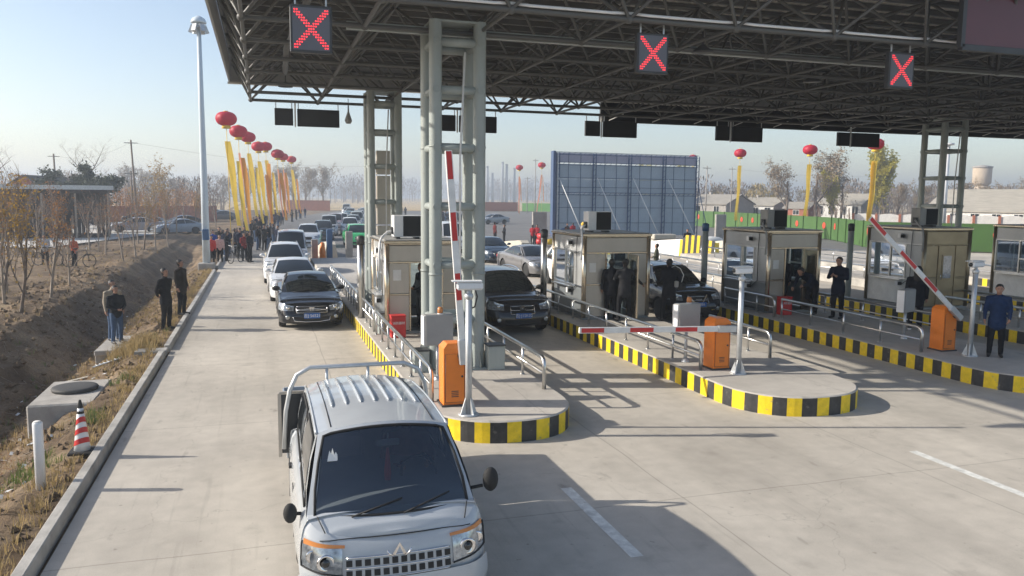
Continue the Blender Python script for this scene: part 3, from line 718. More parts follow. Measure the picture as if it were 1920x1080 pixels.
    part('hose', MB().tube([(-.40, -.05, .2), (-.52, -.2, .18), (-.72, -.55, .06), (-.80, -.78, -.05), (-.83, -.86, -.35), (-.84, -.86, -.75)], .03, 8), 'white_plastic' if x < 12 else 'grey_box', a)
    return t
booth(2.90, 19.7, 2.34, 'toll booth on the first island behind the foreground column, a man in its doorway')
booth(8.62, 20.75, 2.44, 'toll booth on the second island with a man in a dark suit entering', w=2.05)
booth(14.65, 20.7, 2.52, 'toll booth on the third island with a man bending at its doorway')
booth(20.05, 20.2, 2.60, 'shaded booth on the fourth island with a closed bronze door', closed=True, bronze=True)
booth(25.7, 20.2, 2.62, 'booth cut off by the right edge of the photo', closed=True, bronze=True)
for x, y, h, lab in ((8.2, 22.9, 2.45, 'tall steel post at the rear left corner of the second booth'), (13.95, 23.2, 2.62, 'tall steel post with a blue cap at the rear left of the third booth'), (19.5, 22.9, 2.62, 'tall plain steel post left of the closed bronze booth'), (2.62, 22.6, 2.3, 'slim steel post at the rear left corner of the first booth')):
    t = thing('steel_post', lab, 'post', (x, y, IH if x > 8.3 or x < 5 else IH)); part('shaft', MB().tube([(0, 0, 0), (0, 0, h)], .10, 14), 'steel' if x < 12 else 'column_paint', t)
    part('cap', MB().lathe([(.11, h - .22), (.115, h), (.06, h + .04)], n=12), 'blue_paint' if 13 < x < 15 else 'dark_metal', t)
# red fire cabinets
for x, y, lab in ((3.12, 19.3, 'red fire equipment cabinet at the foot of the first booth'), (15.0, 20.3, 'dark red fire cabinet under the bending man at the third booth')):
    t = thing('fire_cabinet', lab, 'cabinet', (x, y, IH)); part('body', MB().box(-.18, .18, -.14, .14, 0, .52), 'red_plastic', t, bevel=.012); part('door', MB().box(-.16, .16, -.155, -.142, .03, .42), 'red_plastic', t, bevel=.004)
    part('lid', MB().box(-.19, .19, -.15, .15, .522, .55), 'red_plastic', t, bevel=.006)
    tm = text_mesh('消防器材', .075, .002); tm.materials.append(M['white_paint']); o = link('lettering', tm, t, loc=(0, -.16, .36)); o.rotation_euler = (pi / 2, 0, 0)

# ------------------------------------------------------------------ barriers
def barrier(x, y, tip, label, stripes, h=1.05, piv=.85):
    t = thing('barrier_gate', label, 'barrier', (x, y, IH), group='barrier gates')
    w = .19
    b_ = MB().box(-w, w, -w, w, 0, h - .08); b_.add([(-w, -w, h - .08), (w, -w, h - .08), (w, w, h - .08), (-w, w, h - .08), (-w + .07, -w + .04, h), (w - .07, -w + .04, h), (w - .07, w - .04, h), (-w + .07, w - .04, h)], [(0, 1, 5, 4), (1, 2, 6, 5), (2, 3, 7, 6), (3, 0, 4, 7), (4, 5, 6, 7)])
    hs = part('housing', b_, 'orange_box', t, bevel=.004)
    part('service_door', MB().box(-w + .03, w - .03, -w - .012, -w - .002, .06, h - .16), 'orange_box', t, bevel=.003)
    part('lock', MB().lathe([(.018, -w - .02), (.018, -w - .008)], c=(w - .07, 0, .5), axis='y', n=10), 'dark_metal', t); part('door_seam', MB().tube([(-w + .03, -w - .013, .07), (-w + .03, -w - .013, h - .17), (w - .03, -w - .013, h - .17), (w - .03, -w - .013, .07), (-w + .03, -w - .013, .07)], .004, 4), 'dark_metal', t)
    for k in range(4): part('vent_slot', MB().box(-.06, .06, -w - .016, -w - .011, .16 + k * .03, .172 + k * .03), 'dark_metal', t)
    part('footing', MB().box(-w - .03, w + .03, -w - .03, w + .03, 0.001, .03), 'dark_metal', t)
    p0 = V(.12 if tip[0] > -1 else .18, -w - .07, piv); tp = V(tip[0] - x, -w - .07, tip[1] - IH)
    d = (tp - p0).normalized(); st = p0 - d * .12
    ar = part('arm', MB().bar(st, tp, .045, .115, up=(0, 1, 0) if False else ((0, 0, 1) if abs(d.z) < .9 else (1, 0, 0))), 'white_paint', t, bevel=.006)
    part('arm_clamp', MB().bar(p0 - d * .14, p0 + d * .28, .09, .14, up=(0, 0, 1) if abs(d.z) < .9 else (1, 0, 0)), 'galv', t, bevel=.01)
    part('pivot', MB().lathe([(.08, -w - .05), (.08, -w + .02)], c=(p0.x, 0, p0.z), axis='y', n=12), 'dark_metal', t)
    L_ = (tp - p0).length
    for a, b2 in stripes:
        up = V(0, 0, 1) if abs(d.z) < .9 else V(1, 0, 0)
        part('red_stripe', MB().bar(tp - d * (a * L_ + .01), tp - d * (b2 * L_), .052, .085, up=up), 'red_plastic', t)
barrier(2.97, 12.75, (2.84, 4.52), 'tall upright barrier arm standing out of an orange box on the first island', ((0, .135), (.29, .43), (.585, .72)))
barrier(8.84, 14.1, (5.68, 1.30), 'lowered horizontal barrier arm reaching left from its orange box', ((0.01, .155), (.32, .475), (.62, .77)))
barrier(15.1, 14.5, (12.6, 3.42), 'half-raised barrier arm slanting up to the left from its orange box', ((0.0, .16), (.33, .50), (.60, .74)))
t = None
# camera poles
def campole(x, y, label, h=2.0, rz=0):
    t = thing('camera_pole', label, 'camera pole', (x, y, IH), rz, group='camera poles')
    part('shaft', MB().tube([(0, 0, .02), (0, 0, h - .12)], .052, 12), 'galv', t)
    b_ = MB().lathe([(.17, 0), (.17, .02)], n=12)
    part('base_flange', b_, 'galv', t)
    for k in range(4):
        a = pi / 2 * k + .5; dx, dy = cos(a), sin(a)
        g = MB().add([(dx * .05 - dy * .006, dy * .05 + dx * .006, .02), (dx * .155 - dy * .006, dy * .155 + dx * .006, .02), (dx * .06 - dy * .006, dy * .06 + dx * .006, .28), (dx * .05 + dy * .006, dy * .05 - dx * .006, .02), (dx * .155 + dy * .006, dy * .155 - dx * .006, .02), (dx * .06 + dy * .006, dy * .06 - dx * .006, .28)], [(0, 1, 2), (5, 4, 3), (1, 4, 5, 2)])
        part('gusset', g, 'galv', t)
    part('joint', MB().ell((0, 0, h - .10), (.075, .075, .07), 10), 'galv', t); part('neck', MB().tube([(0, 0, h - .1), (0, 0, h)], .035, 8), 'galv', t)
    c_ = thing if False else None
    cb = MB().box(-.2, .22, -.075, .075, h, h + .13); cm_ = part('camera_housing', cb, 'white_plastic', t, bevel=.03)
    part('sun_hood', MB().box(-.27, .2, -.09, .09, h + .132, h + .15), 'white_plastic', t, bevel=.004); part('lens', MB().lathe([(.045, -.212), (.045, -.2)], c=(0, 0, h + .065), axis='x', n=12), 'car_glass', t)
    part('cable', MB().tube([(.1, .08, h + .02), (.14, .10, h - .12), (.1, .08, h - .28), (.03, .05, h - .3)], .014, 6), 'black_rubber', t)
campole(3.06, 12.0, 'white camera on a thin steel pole in front of the upright barrier', rz=-.15)
campole(8.97, 13.5, 'white camera on a thin steel pole right of the lowered barrier box', rz=.1)
campole(15.12, 13.75, 'white camera on a thin steel pole beside the onlooker in navy', rz=.2)
# fee displays on poles
for x, y, rz, lab in ((3.1, 14.45, .1, 'grey fee display box with an orange beacon beside the foreground column'), (8.53, 14.75, .12, 'grey fee display box behind the lowered barrier'), (15.38, 15.9, .38, 'grey and white fee display box left of the woman with white shoes')):
    t = thing('fee_display', lab, 'display box', (x, y, IH), rz, group='fee display boxes')
    part('pole', MB().tube([(0, .05, 0), (0, .05, .75)], .035, 8).lathe([(.09, 0), (.09, .015), (.04, .1)], c=(0, .05, 0), n=8), 'galv', t)
    part('cabinet', MB().box(-.28, .28, -.05, .15, .68, 1.26), 'grey_box', t, bevel=.012); part('side_cover', MB().box(-.30, -.282, -.04, .14, .70, 1.24), 'white_plastic', t)
    part('rear_rim', MB().box(-.265, .265, -.064, -.052, .70, 1.24), 'grey_box', t, bevel=.004)
    if x < 12: part('beacon', MB().lathe([(.05, 1.262), (.055, 1.34), (.04, 1.39)], c=(.05, .05, 0), n=10), 'amber', t); part('beacon_base', MB().lathe([(.06, 1.26), (.05, 1.275)], c=(.05, .05, 0), n=10), 'white_plastic', t)

# ------------------------------------------------------------------ vehicles
def hermite(pts, t):
    if t <= pts[0][0]: return pts[0][1]
    for (a, va), (b_, vb) in zip(pts, pts[1:]):
        if t <= b_: u = (t - a) / (b_ - a); u = u * u * (3 - 2 * u); return va + (vb - va) * u
    return pts[-1][1]
class Car:
    """local frame: front faces -Y, origin under the centre of the car"""
    def __init__(s, L, Wd, zt, zb=.22, arches=None, wr=.33, bow=.10, corner=.30, rbow=.06, lean=.12, side=.02, rcorner=.22):
        s.L, s.hw, s.zt, s.zb0, s.ar, s.wr = L, Wd / 2, zt, zb, arches or (.85, L - .95), wr; s.lean = lean
        F = []; N_ = 14
        for i in range(N_ + 1):
            u = i / N_; x = s.hw * (1 - (1 - u) ** 1.5) if False else s.hw * sin(u * pi / 2) ** 1.0
            k = x / s.hw; t_ = bow * k * k + corner * max(0, (k - .70) / .30) ** 2.4
            F.append((x, t_))
        R = [(x, L - (rbow * (x / s.hw) ** 2 + rcorner * max(0, (x / s.hw - .75) / .25) ** 2.4)) for x, _ in F][::-1]
        a0, a1 = F[-1][1], R[0][1]; sidep = []
        ts = set()
        tt = a0 + .08
        while tt < a1 - .05: ts.add(round(tt, 3)); tt += .16
        for c in s.ar:
            for k in range(-9, 10):
                q = c + (s.wr + .06) * sin(k / 9 * pi / 2)
                if a0 + .02 < q < a1 - .02: ts.add(round(q, 3))
        sidep = [(s.hw + side * sin(pi * (q - a0) / (a1 - a0)), q) for q in sorted(ts)]
        s.out = F + sidep + R
        s.F = F
    def zb(s, x, t):
        z = s.zb0
        if x > s.hw * .9:
            for c in s.ar:
                d = abs(t - c); R = s.wr + .06
                if d < R: z = max(z, s.wr + sqrt(R * R - d * d) - .02)
        return z
    def pos(s, i, lv, off=0):
        """outline point i at level lv (0..1), bulge"""
        x, t = s.out[i]; z0, z1 = s.zb(x, t), s.zt(t); z = z0 + (z1 - z0) * lv
        a = s.out[max(0, i - 1)]; b_ = s.out[min(len(s.out) - 1, i + 1)]; dx, dt = b_[0] - a[0], b_[1] - a[1]; l = sqrt(dx * dx + dt * dt) or 1
        nx_, nt_ = dt / l, -dx / l
        if i == 0: nx_, nt_ = 0, -1
        if i == len(s.out) - 1: nx_, nt_ = 0, 1
        h = (z - s.zb0) / max(.01, z1 - s.zb0)
        bul = hermite([(0, -.035), (.18, .0), (.5, .012), (.72, .0), (.9, -.022), (1, -.07)], h) + off
        fr = max(0, -nt_); X_, T_ = x + nx_ * bul, t + nt_ * bul
        T_ += s.lean * fr * max(0, h - .45) * 1.4
        return V(X_, T_ - s.L / 2, z)
    def body(s):
        mb = MB(); n_ = len(s.out); lv = (0, .1, .25, .42, .58, .72, .84, .93, 1.0)
        rows = {}
        for sg in (1, -1):
            vs = [];
            for l_ in lv:
                for i in range(n_):
                    p = s.pos(i, l_); vs.append((sg * p.x, p.y, p.z))
            fs = [(k * n_ + i, k * n_ + i + 1, (k + 1) * n_ + i + 1, (k + 1) * n_ + i) for k in range(len(lv) - 1) for i in range(n_ - 1)]
            if sg < 0: fs = [tuple(reversed(f)) for f in fs]
            mb.add(vs, fs, 0, True)
        # top skin
        mid = n_ // 2; cols = 10; vs = []; top = []
        for i in range(n_):
            p = s.pos(i, 1.0); row = []
            for k in range(cols + 1):
                u = -1 + 2 * k / cols; row.append((u * p.x, p.y + (0), p.z + .045 * (1 - u * u) ** .6 * (1 if p.x > .15 else p.x / .15)))
            vs += row
        fs = [(i * (cols + 1) + k, i * (cols + 1) + k + 1, (i + 1) * (cols + 1) + k + 1, (i + 1) * (cols + 1) + k) for i in range(n_ - 1) for k in range(cols)]
        mb.add(vs, fs, 0, True)
        # underside and arch liners
        mb.box(-s.hw * .86, s.hw * .86, -s.L / 2 + .25, s.L / 2 - .25, s.zb0 + .02, s.zb0 + .3, 1)
        return mb
    def surf(s, x, z, off=.012):
        """point on the front at lateral x, height z"""
        sg = 1 if x >= 0 else -1; x = abs(x); F = s.out
        i = 0
        while i < len(F) - 2 and F[i + 1][0] < x and i < len(s.F) - 1: i += 1
        a, b_ = F[i], F[i + 1]; u = (x - a[0]) / max(1e-6, b_[0] - a[0]); u = min(1, max(0, u))
        def q(j):
            z0, z1 = s.zb(*F[j]), s.zt(F[j][1]); return s.pos(j, min(1, max(0, (z - z0) / (z1 - z0))), off)
        p = q(i).lerp(q(min(i + 1, len(F) - 1)), u); return V(sg * p.x, p.y, z)
    def patch(s, x0, x1, zlo, zhi, nu=8, nv=3, off=.012, mb=None, m=0):
        """zlo/zhi: functions of u"""
        mb = mb or MB(); f = lambda q, u: q(u) if callable(q) else q
        def fn(u, v):
            return s.surf(x0 + (x1 - x0) * u, f(zlo, u) + (f(zhi, u) - f(zlo, u)) * v, off)
        g = mb.grid(fn, nu, nv, m)
        # rim back into the body
        def fr(u, v):
            e = [(u * 1.0, 0)][0]; return fn(u, v)
        return mb
def gh(A, B, Cc, D, nu, nv, cuts=None): pass

class Green:
    """greenhouse from edge curves; t measured from front"""
    def __init__(s, L, c0, zc, w0, c1, zr, wr, c2, c3, zd, w3, bow=.10, crown=.05, wr2=None, belt=None):
        s.L = L; s.p = (c0, zc, w0, c1, zr, wr, c2, c3, zd, w3); s.bow, s.crown = bow, crown; s.wr2 = wr2 or wr
    def Y(s, t): return t - s.L / 2
    def cowl(s, u): x = -1 + 2 * u; c0, zc, w0 = s.p[:3]; return V(w0 * x, s.Y(c0 - s.bow * 1.3 * (1 - x * x)), zc + .0)
    def ft(s, u): x = -1 + 2 * u; c1, zr, w = s.p[3:6]; return V(w * x, s.Y(c1 - s.bow * .7 * (1 - x * x)), zr + s.crown * (1 - x * x))
    def rt(s, u): x = -1 + 2 * u; zr, w = s.p[4], s.wr2; return V(w * x, s.Y(s.p[6] + .03 * (1 - x * x)), zr - .02 + s.crown * (1 - x * x))
    def rb(s, u): x = -1 + 2 * u; c3, zd, w3 = s.p[7:]; return V(w3 * x, s.Y(c3 + .05 * (1 - x * x)), zd)
    def wind(s, u, v): a = s.cowl(u).lerp(s.ft(u), v); a.y -= .03 * sin(pi * v); a.z += .03 * sin(pi * v); return a
    def roof(s, u, v): a = s.ft(u).lerp(s.rt(u), v); a.z += .045 * sin(pi * v); return a
    def rear(s, u, v): a = s.rb(u).lerp(s.rt(u), v); a.y += .02 * sin(pi * v); return a
    def side(s, sg):
        k = 1 if sg > 0 else 0
        def fn(u, v):
            lo = s.cowl(k).lerp(s.rb(k), u); hi = s.ft(k).lerp(s.rt(k), u); hi.z += .045 * sin(pi * u); a = lo.lerp(hi, v); a.x += sg * .035 * sin(pi * v); return a
        return fn
    def shell(s):
        mb = MB(); mb.grid(s.wind, 10, 4); mb.grid(s.roof, 10, 8); mb.grid(s.rear, 10, 4, flip=True); mb.grid(s.side(1), 10, 4); mb.grid(s.side(-1), 10, 4, flip=True); return mb
def sub(fn, u0, u1, v0, v1, off, nu=8, nv=4, skew=None):
    """patch of fn proud of it by off (along numeric normal)"""
    mb = MB()
    def g(u, v):
        vv = v0 + (v1 - v0) * v; a0, a1 = (u0, u1) if not skew else (u0 + skew[0] * v, u1 + skew[1] * v)
        uu_ = a0 + (a1 - a0) * u; e = 1e-3; p = fn(uu_, vv); a = fn(uu_ + e, vv) - p; b_ = fn(uu_, vv + e) - p; n_ = a.cross(b_).normalized(); c = V(0, 0, 1.0)
        if n_.dot(p - V(0, 0, .9)) < 0: n_ = -n_
        return p + n_ * off
    return mb.grid(g, nu, nv)
def wheel(t, x, y, r, wd=.2, spokes=7, rimm='galv'):
    sg = 1 if x > 0 else -1
    w = bpy.data.objects.new('wheel', None); C.objects.link(w); w.parent = t; w.location = (x, y, r)
    key = (round(r, 2), wd, spokes, sg, rimm)
    if key not in WM:
        ty = MB().lathe([(r * .66, -wd / 2), (r * .94, -wd / 2), (r, -wd / 2 + .03), (r, wd / 2 - .03), (r * .94, wd / 2), (r * .66, wd / 2)], axis='x', n=26)
        rm = MB().lathe([(r * .66, -.02 * sg), (r * .66, (wd / 2 - .01) * sg), (r * .58, (wd / 2 - .03) * sg), (r * .56, .02 * sg)], axis='x', n=26)
        for k in range(spokes):
            a = 2 * pi * k / spokes; rm.bar((sg * (wd / 2 - .03), cos(a) * .04, sin(a) * .04), (sg * (wd / 2 - .03), cos(a) * r * .6, sin(a) * r * .6), .05, .03, up=(1, 0, 0))
        rm.lathe([(r * .16, (wd / 2 - .06) * sg), (r * .14, (wd / 2 - .005) * sg)], axis='x', n=12)
        WM[key] = (ty.mesh('tyre', 'black_rubber'), rm.mesh('rim', rimm))
    link('tyre', WM[key][0], w); link('rim', WM[key][1], w)
WM = {}
def finish_car(t, car, g, color, detail=2, plate=None, mirror='paint', rail=False, grille='bar', hl=None, glassm='car_glass', rimm='galv', doors=2):
    hw, L = car.hw, car.L; col = dict(color=color)
    part('body', car.body(), ['car_paint', 'black_rubber'], t, **col)
    part('cabin', g.shell(), 'car_paint', t, **col)
    part('windshield', sub(g.wind, .045, .955, .05, .93, .008), glassm, t)
    part('rear_window', sub(g.rear, .08, .92, .1, .88, .008), 'car_glass', t)
    for sg in (1, -1):
        f = g.side(sg); L1 = .50
        part('side_window', sub(f, .06, L1 - .01, .06, .90, .010, skew=(.02, 0)), 'car_glass', t); part('side_window', sub(f, L1 + .015, .90, .06, .90, .010, skew=(0, -.03)), 'car_glass', t)
    for c in car.ar:
        for sg in (1, -1): wheel(t, sg * (hw - .12), c - L / 2, car.wr, rimm=rimm)
    zh, hx0, hx1, hh = hl
    for sg in (1, -1):
        lo = lambda u: zh - hh * (.45 - .1 * u); hi = lambda u: zh + hh * (.25 + .45 * u)
        mb = car.patch(sg * hx0, sg * hx1, lo, hi, 10, 4, .014); h_ = part('headlight', mb, 'lamp_glass', t)
        if detail > 1:
            pc = car.surf(sg * (hx0 + (hx1 - hx0) * .4), zh, .01); part('projector', MB().lathe([(.05, -.03), (.055, .0), (.03, .004)], c=(pc.x, pc.y, pc.z), axis='y', n=12), 'chrome', h_)
    if detail > 0:
        gz0, gz1, gx = grille
        part('grille', car.patch(-gx, gx, gz0, gz1, 10, 3, .013), 'black_rubber', t)
        gm = MB()
        for z_ in (gz0, gz1) + ((( gz0 + gz1) / 2,) if detail > 1 else ()): gm.tube([car.surf(-gx + 2 * gx * k / 10, z_, .018) for k in range(11)], .010, 5)
        for sg in (1, -1): gm.tube([car.surf(sg * gx, gz0 + (gz1 - gz0) * k / 3, .018) for k in range(4)], .010, 5)
        part('grille_trim', gm, 'chrome', t)
        part('lower_intake', car.patch(-hw * .55, hw * .55, car.zb0 + .07, car.zb0 + .19, 10, 2, .012), 'black_rubber', t)
        for sg in (1, -1):
            p = car.surf(sg * hw * .72, car.zb0 + .18, .014); part('fog_light', MB().lathe([(.055, .03), (.06, 0), (.04, -.006)], c=(p.x, p.y, p.z), axis='y', n=12), 'lamp_glass', t)
        # mirrors
        for sg in (1, -1):
            a = g.side(sg)(.03, .08); m_ = MB().ell((a.x + sg * .16, a.y + .02, a.z + .08), (.12, .07, .075), 10); m_.bar((a.x, a.y, a.z + .02), (a.x + sg * .1, a.y + .01, a.z + .06), .04, .03)
            part('mirror', m_, 'car_paint' if mirror == 'paint' else 'black_rubber', t, **col)
        for sg in (1, -1):
            r_ = MB(); p = [V(sg * (hw - .1), L / 2 - .02, car.zt(L) - .12 - .12 * k) for k in range(2)]; r_.box(*sorted((sg * hw * .62, sg * hw * .92)), L / 2 - .10, L / 2 - .02, car.zt(L) - .22, car.zt(L) - .06); part('tail_light', r_, 'red_plastic', t, bevel=.02)
        # bonnet shut lines and wipers
        for sg in (1, -1): part('bonnet_gap', MB().tube([V(sg * hw * (.74 - .06 * k / 5), -L / 2 + car.F[10][1] + .05 + (g.p[0] - .25) * k / 5, car.zt(car.F[10][1] + .05 + (g.p[0] - .25) * k / 5) + .022) for k in range(6)], .005, 4), 'black_rubber', t)
        part('wiper', MB().tube([g.wind(.2, .03) + V(0, -.02, .02), g.wind(.52, .12) + V(0, -.02, .02)], .009, 4).tube([g.wind(.55, .02) + V(0, -.02, .02), g.wind(.86, .12) + V(0, -.02, .02)], .009, 4), 'black_rubber', t)
        for sg in (1, -1):
            for tt in (1.35, 2.4, 3.3):
                if tt < L - 1:
                    dm_ = MB().tube([V(sg * (hw + .022), tt - L / 2, car.zb0 + .12 + k * .13) for k in range(5)], .005, 4); part('door_gap', dm_, 'black_rubber', t)
    if rail:
        for sg in (1, -1):
            k = 1 if sg > 0 else 0; part('roof_rail', MB().tube([g.roof(.04 if sg < 0 else .96, v) + V(0, 0, .05 * min(1, 4 * min(v - .02, .98 - v) + .1)) for v in (.04, .1, .3, .5, .7, .9, .96)], .018, 6), 'chrome', t)
    if plate:
        p = car.surf(0, plate[1], .03); pb = part('number_plate', MB().box(-.22, .22, -.006, .006, -.07, .07), 'plate_blue', t, loc=(0, p.y - .02, plate[1]))
        tm = text_mesh(plate[0], .115, .002); tm.materials.append(M['white_paint']); o = link('plate_lettering', tm, pb, loc=(0, -.009, 0)); o.rotation_euler = (pi / 2, 0, 0)
def sedan(t, color, detail=2, **k):
    zt = lambda q: hermite([(0, .64), (.22, .72), (.7, .83), (1.45, .93), (4.0, 1.0), (4.55, .98), (4.85, .90)], q)
    car = Car(4.85, 1.82, zt, .20, (.92, 3.75), .33, bow=.13, corner=.38)
    g = Green(4.85, 1.40, .925, .79, 2.28, 1.365, .56, 3.3, 4.3, .99, .70, bow=.16, crown=.045)
    finish_car(t, car, g, color, detail, hl=(.63, .50, .895, .18), grille=(.50, .66, .42), **k); return car, g
def suv(t, color, detail=2, **k):
    zt = lambda q: hermite([(0, .80), (.22, .92), (.7, 1.02), (1.25, 1.07), (4.0, 1.10), (4.6, 1.05)], q)
    car = Car(4.6, 1.86, zt, .26, (.90, 3.60), .36, bow=.10, corner=.30)
    g = Green(4.6, 1.24, 1.055, .81, 2.0, 1.60, .60, 3.95, 4.48, 1.08, .74, bow=.12)
    finish_car(t, car, g, color, detail, hl=(.80, .52, .915, .22), grille=(.60, .80, .34), rail=True, **k); return car, g
def van(t, color, detail=1, L=4.3, h=1.80, W_=1.66, **k):
    zt = lambda q: hermite([(0, .80), (.2, .93), (.55, 1.08), (4.0, 1.12)], q)
    car = Car(L, W_, zt, .25, (.72, L - .9), .31, bow=.08, corner=.26, lean=.10)
    g = Green(L, .56, 1.06, .74, 1.22, h - .04, .64, L - .35, L - .06, 1.1, .74, bow=.09, crown=.06)
    finish_car(t, car, g, color, detail, hl=(.78, .48, .79, .2), grille=(.55, .68, .30), **k); return car, g

def place(fn, name, label, cat, x, y, rz, color, detail=1, group='cars queueing towards the toll lanes', **k):
    """x,y: where the middle of the front bumper meets the ground"""
    t = thing(name, label, cat, (0, 0, 0), rz, group); car, g = fn(t, color, detail, **k)
    q = Matrix.Rotation(rz, 3, 'Z') @ V(0, car.L / 2, 0); t.location = (x + q.x, y + q.y, 0); return t, car, g

BLK = (.012, .013, .016); WHT = (.70, .71, .72); SIL = (.42, .44, .46)
tA, cA, gA = place(sedan, 'sedan', 'black sedan with a wide chrome grille at the head of the left queue', 'car', 1.28, 22.9, .0, BLK, 2, plate=('吉J·56521', .42), mirror='black')
em = MB().tube([cA.surf(-.40 + .8 * k / 12, .58 + .05 * cos(pi * (k / 12 - .5)) - .02, .03) for k in range(13)], .014, 6).tube([cA.surf(-.36 + .72 * k / 12, .565 - .04 * cos(pi * (k / 12 - .5)) + .02, .03) for k in range(13)], .010, 6)
p = cA.surf(0, .58, .035); em.bar((-.07, p.y, .635), (.07, p.y, .635), .02, .025).bar((-.03, p.y, .54), (-.03, p.y, .635), .02, .022).bar((.03, p.y, .54), (.03, p.y, .635), .02, .022)
part('emblem_wing', em, 'chrome', tA)
part('bumper_trim', MB().tube([cA.surf(-.5, .38, .02), cA.surf(-.48, .28, .02), cA.surf(-.2, .25, .02), cA.surf(.2, .25, .02), cA.surf(.48, .28, .02), cA.surf(.5, .38, .02)], .012, 6), 'chrome', tA)
tB, cB, gB = place(suv, 'suv', 'black SUV with roof rails in the lane right of the foreground column', 'car', 6.80, 20.6, .0, (.016, .014, .016), 2, plate=('吉J·J1SK02', .56), mirror='black')
p = cB.surf(0, .72, .03); part('emblem', MB().lathe([(.085, 0), (.07, -.012), (.085, -.02)], c=(0, p.y, .74), axis='y', n=16), 'chrome', tB)
tC, cC, gC = place(suv, 'suv', 'dark SUV under the canopy between the second and third islands', 'car', 12.75, 21.4, .0, (.012, .013, .017), 2, plate=('吉J·8B6', .58), mirror='black')
p = cC.surf(0, .72, .03)
for sg in (1, -1): part('chrome_wing', MB().bar(cC.surf(sg * .34, .84, .03), cC.surf(sg * .14, .62, .03), .03, .05).bar(cC.surf(sg * .62, .44, .03), cC.surf(sg * .42, .40, .03), .02, .03), 'chrome', tC)
part('emblem', MB().bar((-.1, p.y - .01, .73), (.1, p.y - .01, .73), .02, .03), 'chrome', tC)
tB2, _, _ = place(sedan, 'sedan', 'white car right behind the black sedan, sunroof on top', 'car', 1.12, 28.8, .02, WHT, 1)
place(suv, 'suv', 'white hatchback third in the left queue', 'car', .93, 34.9, .0, WHT, 1, mirror='paint')
place(van, 'van', 'silver-grey minivan fourth in the left queue, tall roof', 'van', 1.35, 41.2, -.03, (.40, .43, .47), 1, h=1.95)
place(suv, 'suv', 'white pickup-style truck with a black grille behind the silver minivan', 'car', 3.05, 59, -.10, (.66, .70, .74), 1)
place(suv, 'suv', 'black SUV just behind the white truck in the queue', 'car', 4.75, 68, -.10, (.02, .03, .04), 1)
place(van, 'van', 'grey microvan with a flat face further back in the queue', 'van', 5.9, 76, -.10, (.38, .40, .42), 1, h=1.9)
place(van, 'van', 'maroon and white van behind the grey microvan', 'van', 7.5, 88, -.12, (.35, .28, .30), 1, h=1.8)
place(sedan, 'sedan', 'pale blue taxi-like car deep in the queue', 'car', 10.6, 108, -.15, (.30, .55, .66), 1)
place(sedan, 'sedan', 'light blue car behind the first pale blue one', 'car', 12.4, 122, -.15, (.30, .55, .66), 1)
place(van, 'van', 'white van at the tail of the left queue by the field', 'van', 15.8, 160, -.15, (.66, .70, .70), 1, h=2.1)
place(suv, 'suv', 'white car ahead of the grey ones left of the bright green jeep', 'car', 8.0, 77, -.08, WHT, 1, group='cars in the second queue')
place(suv, 'suv', 'grey car behind the white car near the green jeep', 'car', 9.5, 88, -.08, (.35, .37, .36), 1, group='cars in the second queue')
place(van, 'van', 'grey-green minivan at the back of the second queue', 'van', 11.0, 98, -.08, (.33, .35, .33), 1, group='cars in the second queue')
place(suv, 'jeep', 'bright green jeep partly hidden by the rear column', 'car', 6.75, 58.5, -.02, (.05, .52, .16), 1, group='cars in the second queue')
place(van, 'van', 'white van seen between the tubes of the foreground column', 'van', 12.4, 52.5, -.02, WHT, 1, h=2.0, group='cars in the third queue')
place(suv, 'suv', 'white car directly behind the white van in the third queue', 'car', 13.2, 61, -.02, WHT, 1, group='cars in the third queue')
place(van, 'van', 'boxy white van farthest in the third queue', 'van', 14.2, 70, -.02, WHT, 1, h=2.0, group='cars in the third queue')
place(sedan, 'sedan', 'dark blue sedan at the right edge of the foreground column', 'car', 13.0, 43.5, .0, (.03, .05, .08), 1, group='cars in the third queue')
place(sedan, 'sedan', 'silver-grey sedan behind the pale railing', 'car', 13.0, 35.3, .10, (.19, .185, .185), 2, mirror='paint', group='cars in the third queue')
place(suv, 'suv', 'white car half hidden by the left post of the second booth', 'car', 12.9, 29.5, 0, WHT, 1, group='cars in the third queue')
t9, _, _ = place(suv, 'suv', 'small white car deep in the left queue beyond the maroon van', 'car', 9.0, 97, -.13, WHT, 1)
for k, (x, y, c_, lab) in enumerate(((14.4, 136, SIL, 'silver car far back in the left queue near the crowd end'), (15.2, 148, WHT, 'white car just before the tail van of the left queue'), (12.4, 108, (.40, .42, .43), 'grey car behind the minivan in the second queue'), (13.8, 118, WHT, 'white car well back in the second queue'), (15.6, 130, (.05, .06, .07), 'dark car well back in the second queue'), (17.5, 143, WHT, 'last white car of the second queue'))):
    dup(t9, (x, y + 2.3, 0), -.15, lab, 'car', 'cars queueing towards the toll lanes', color=c_)
t0_, _, _ = place(sedan, 'sedan', 'silver-blue sedan parked beyond the bare trees on the concrete lot', 'car', -9.9, 81.5, -1.15, (.26, .31, .37), 1, group='cars parked on the lot at left')
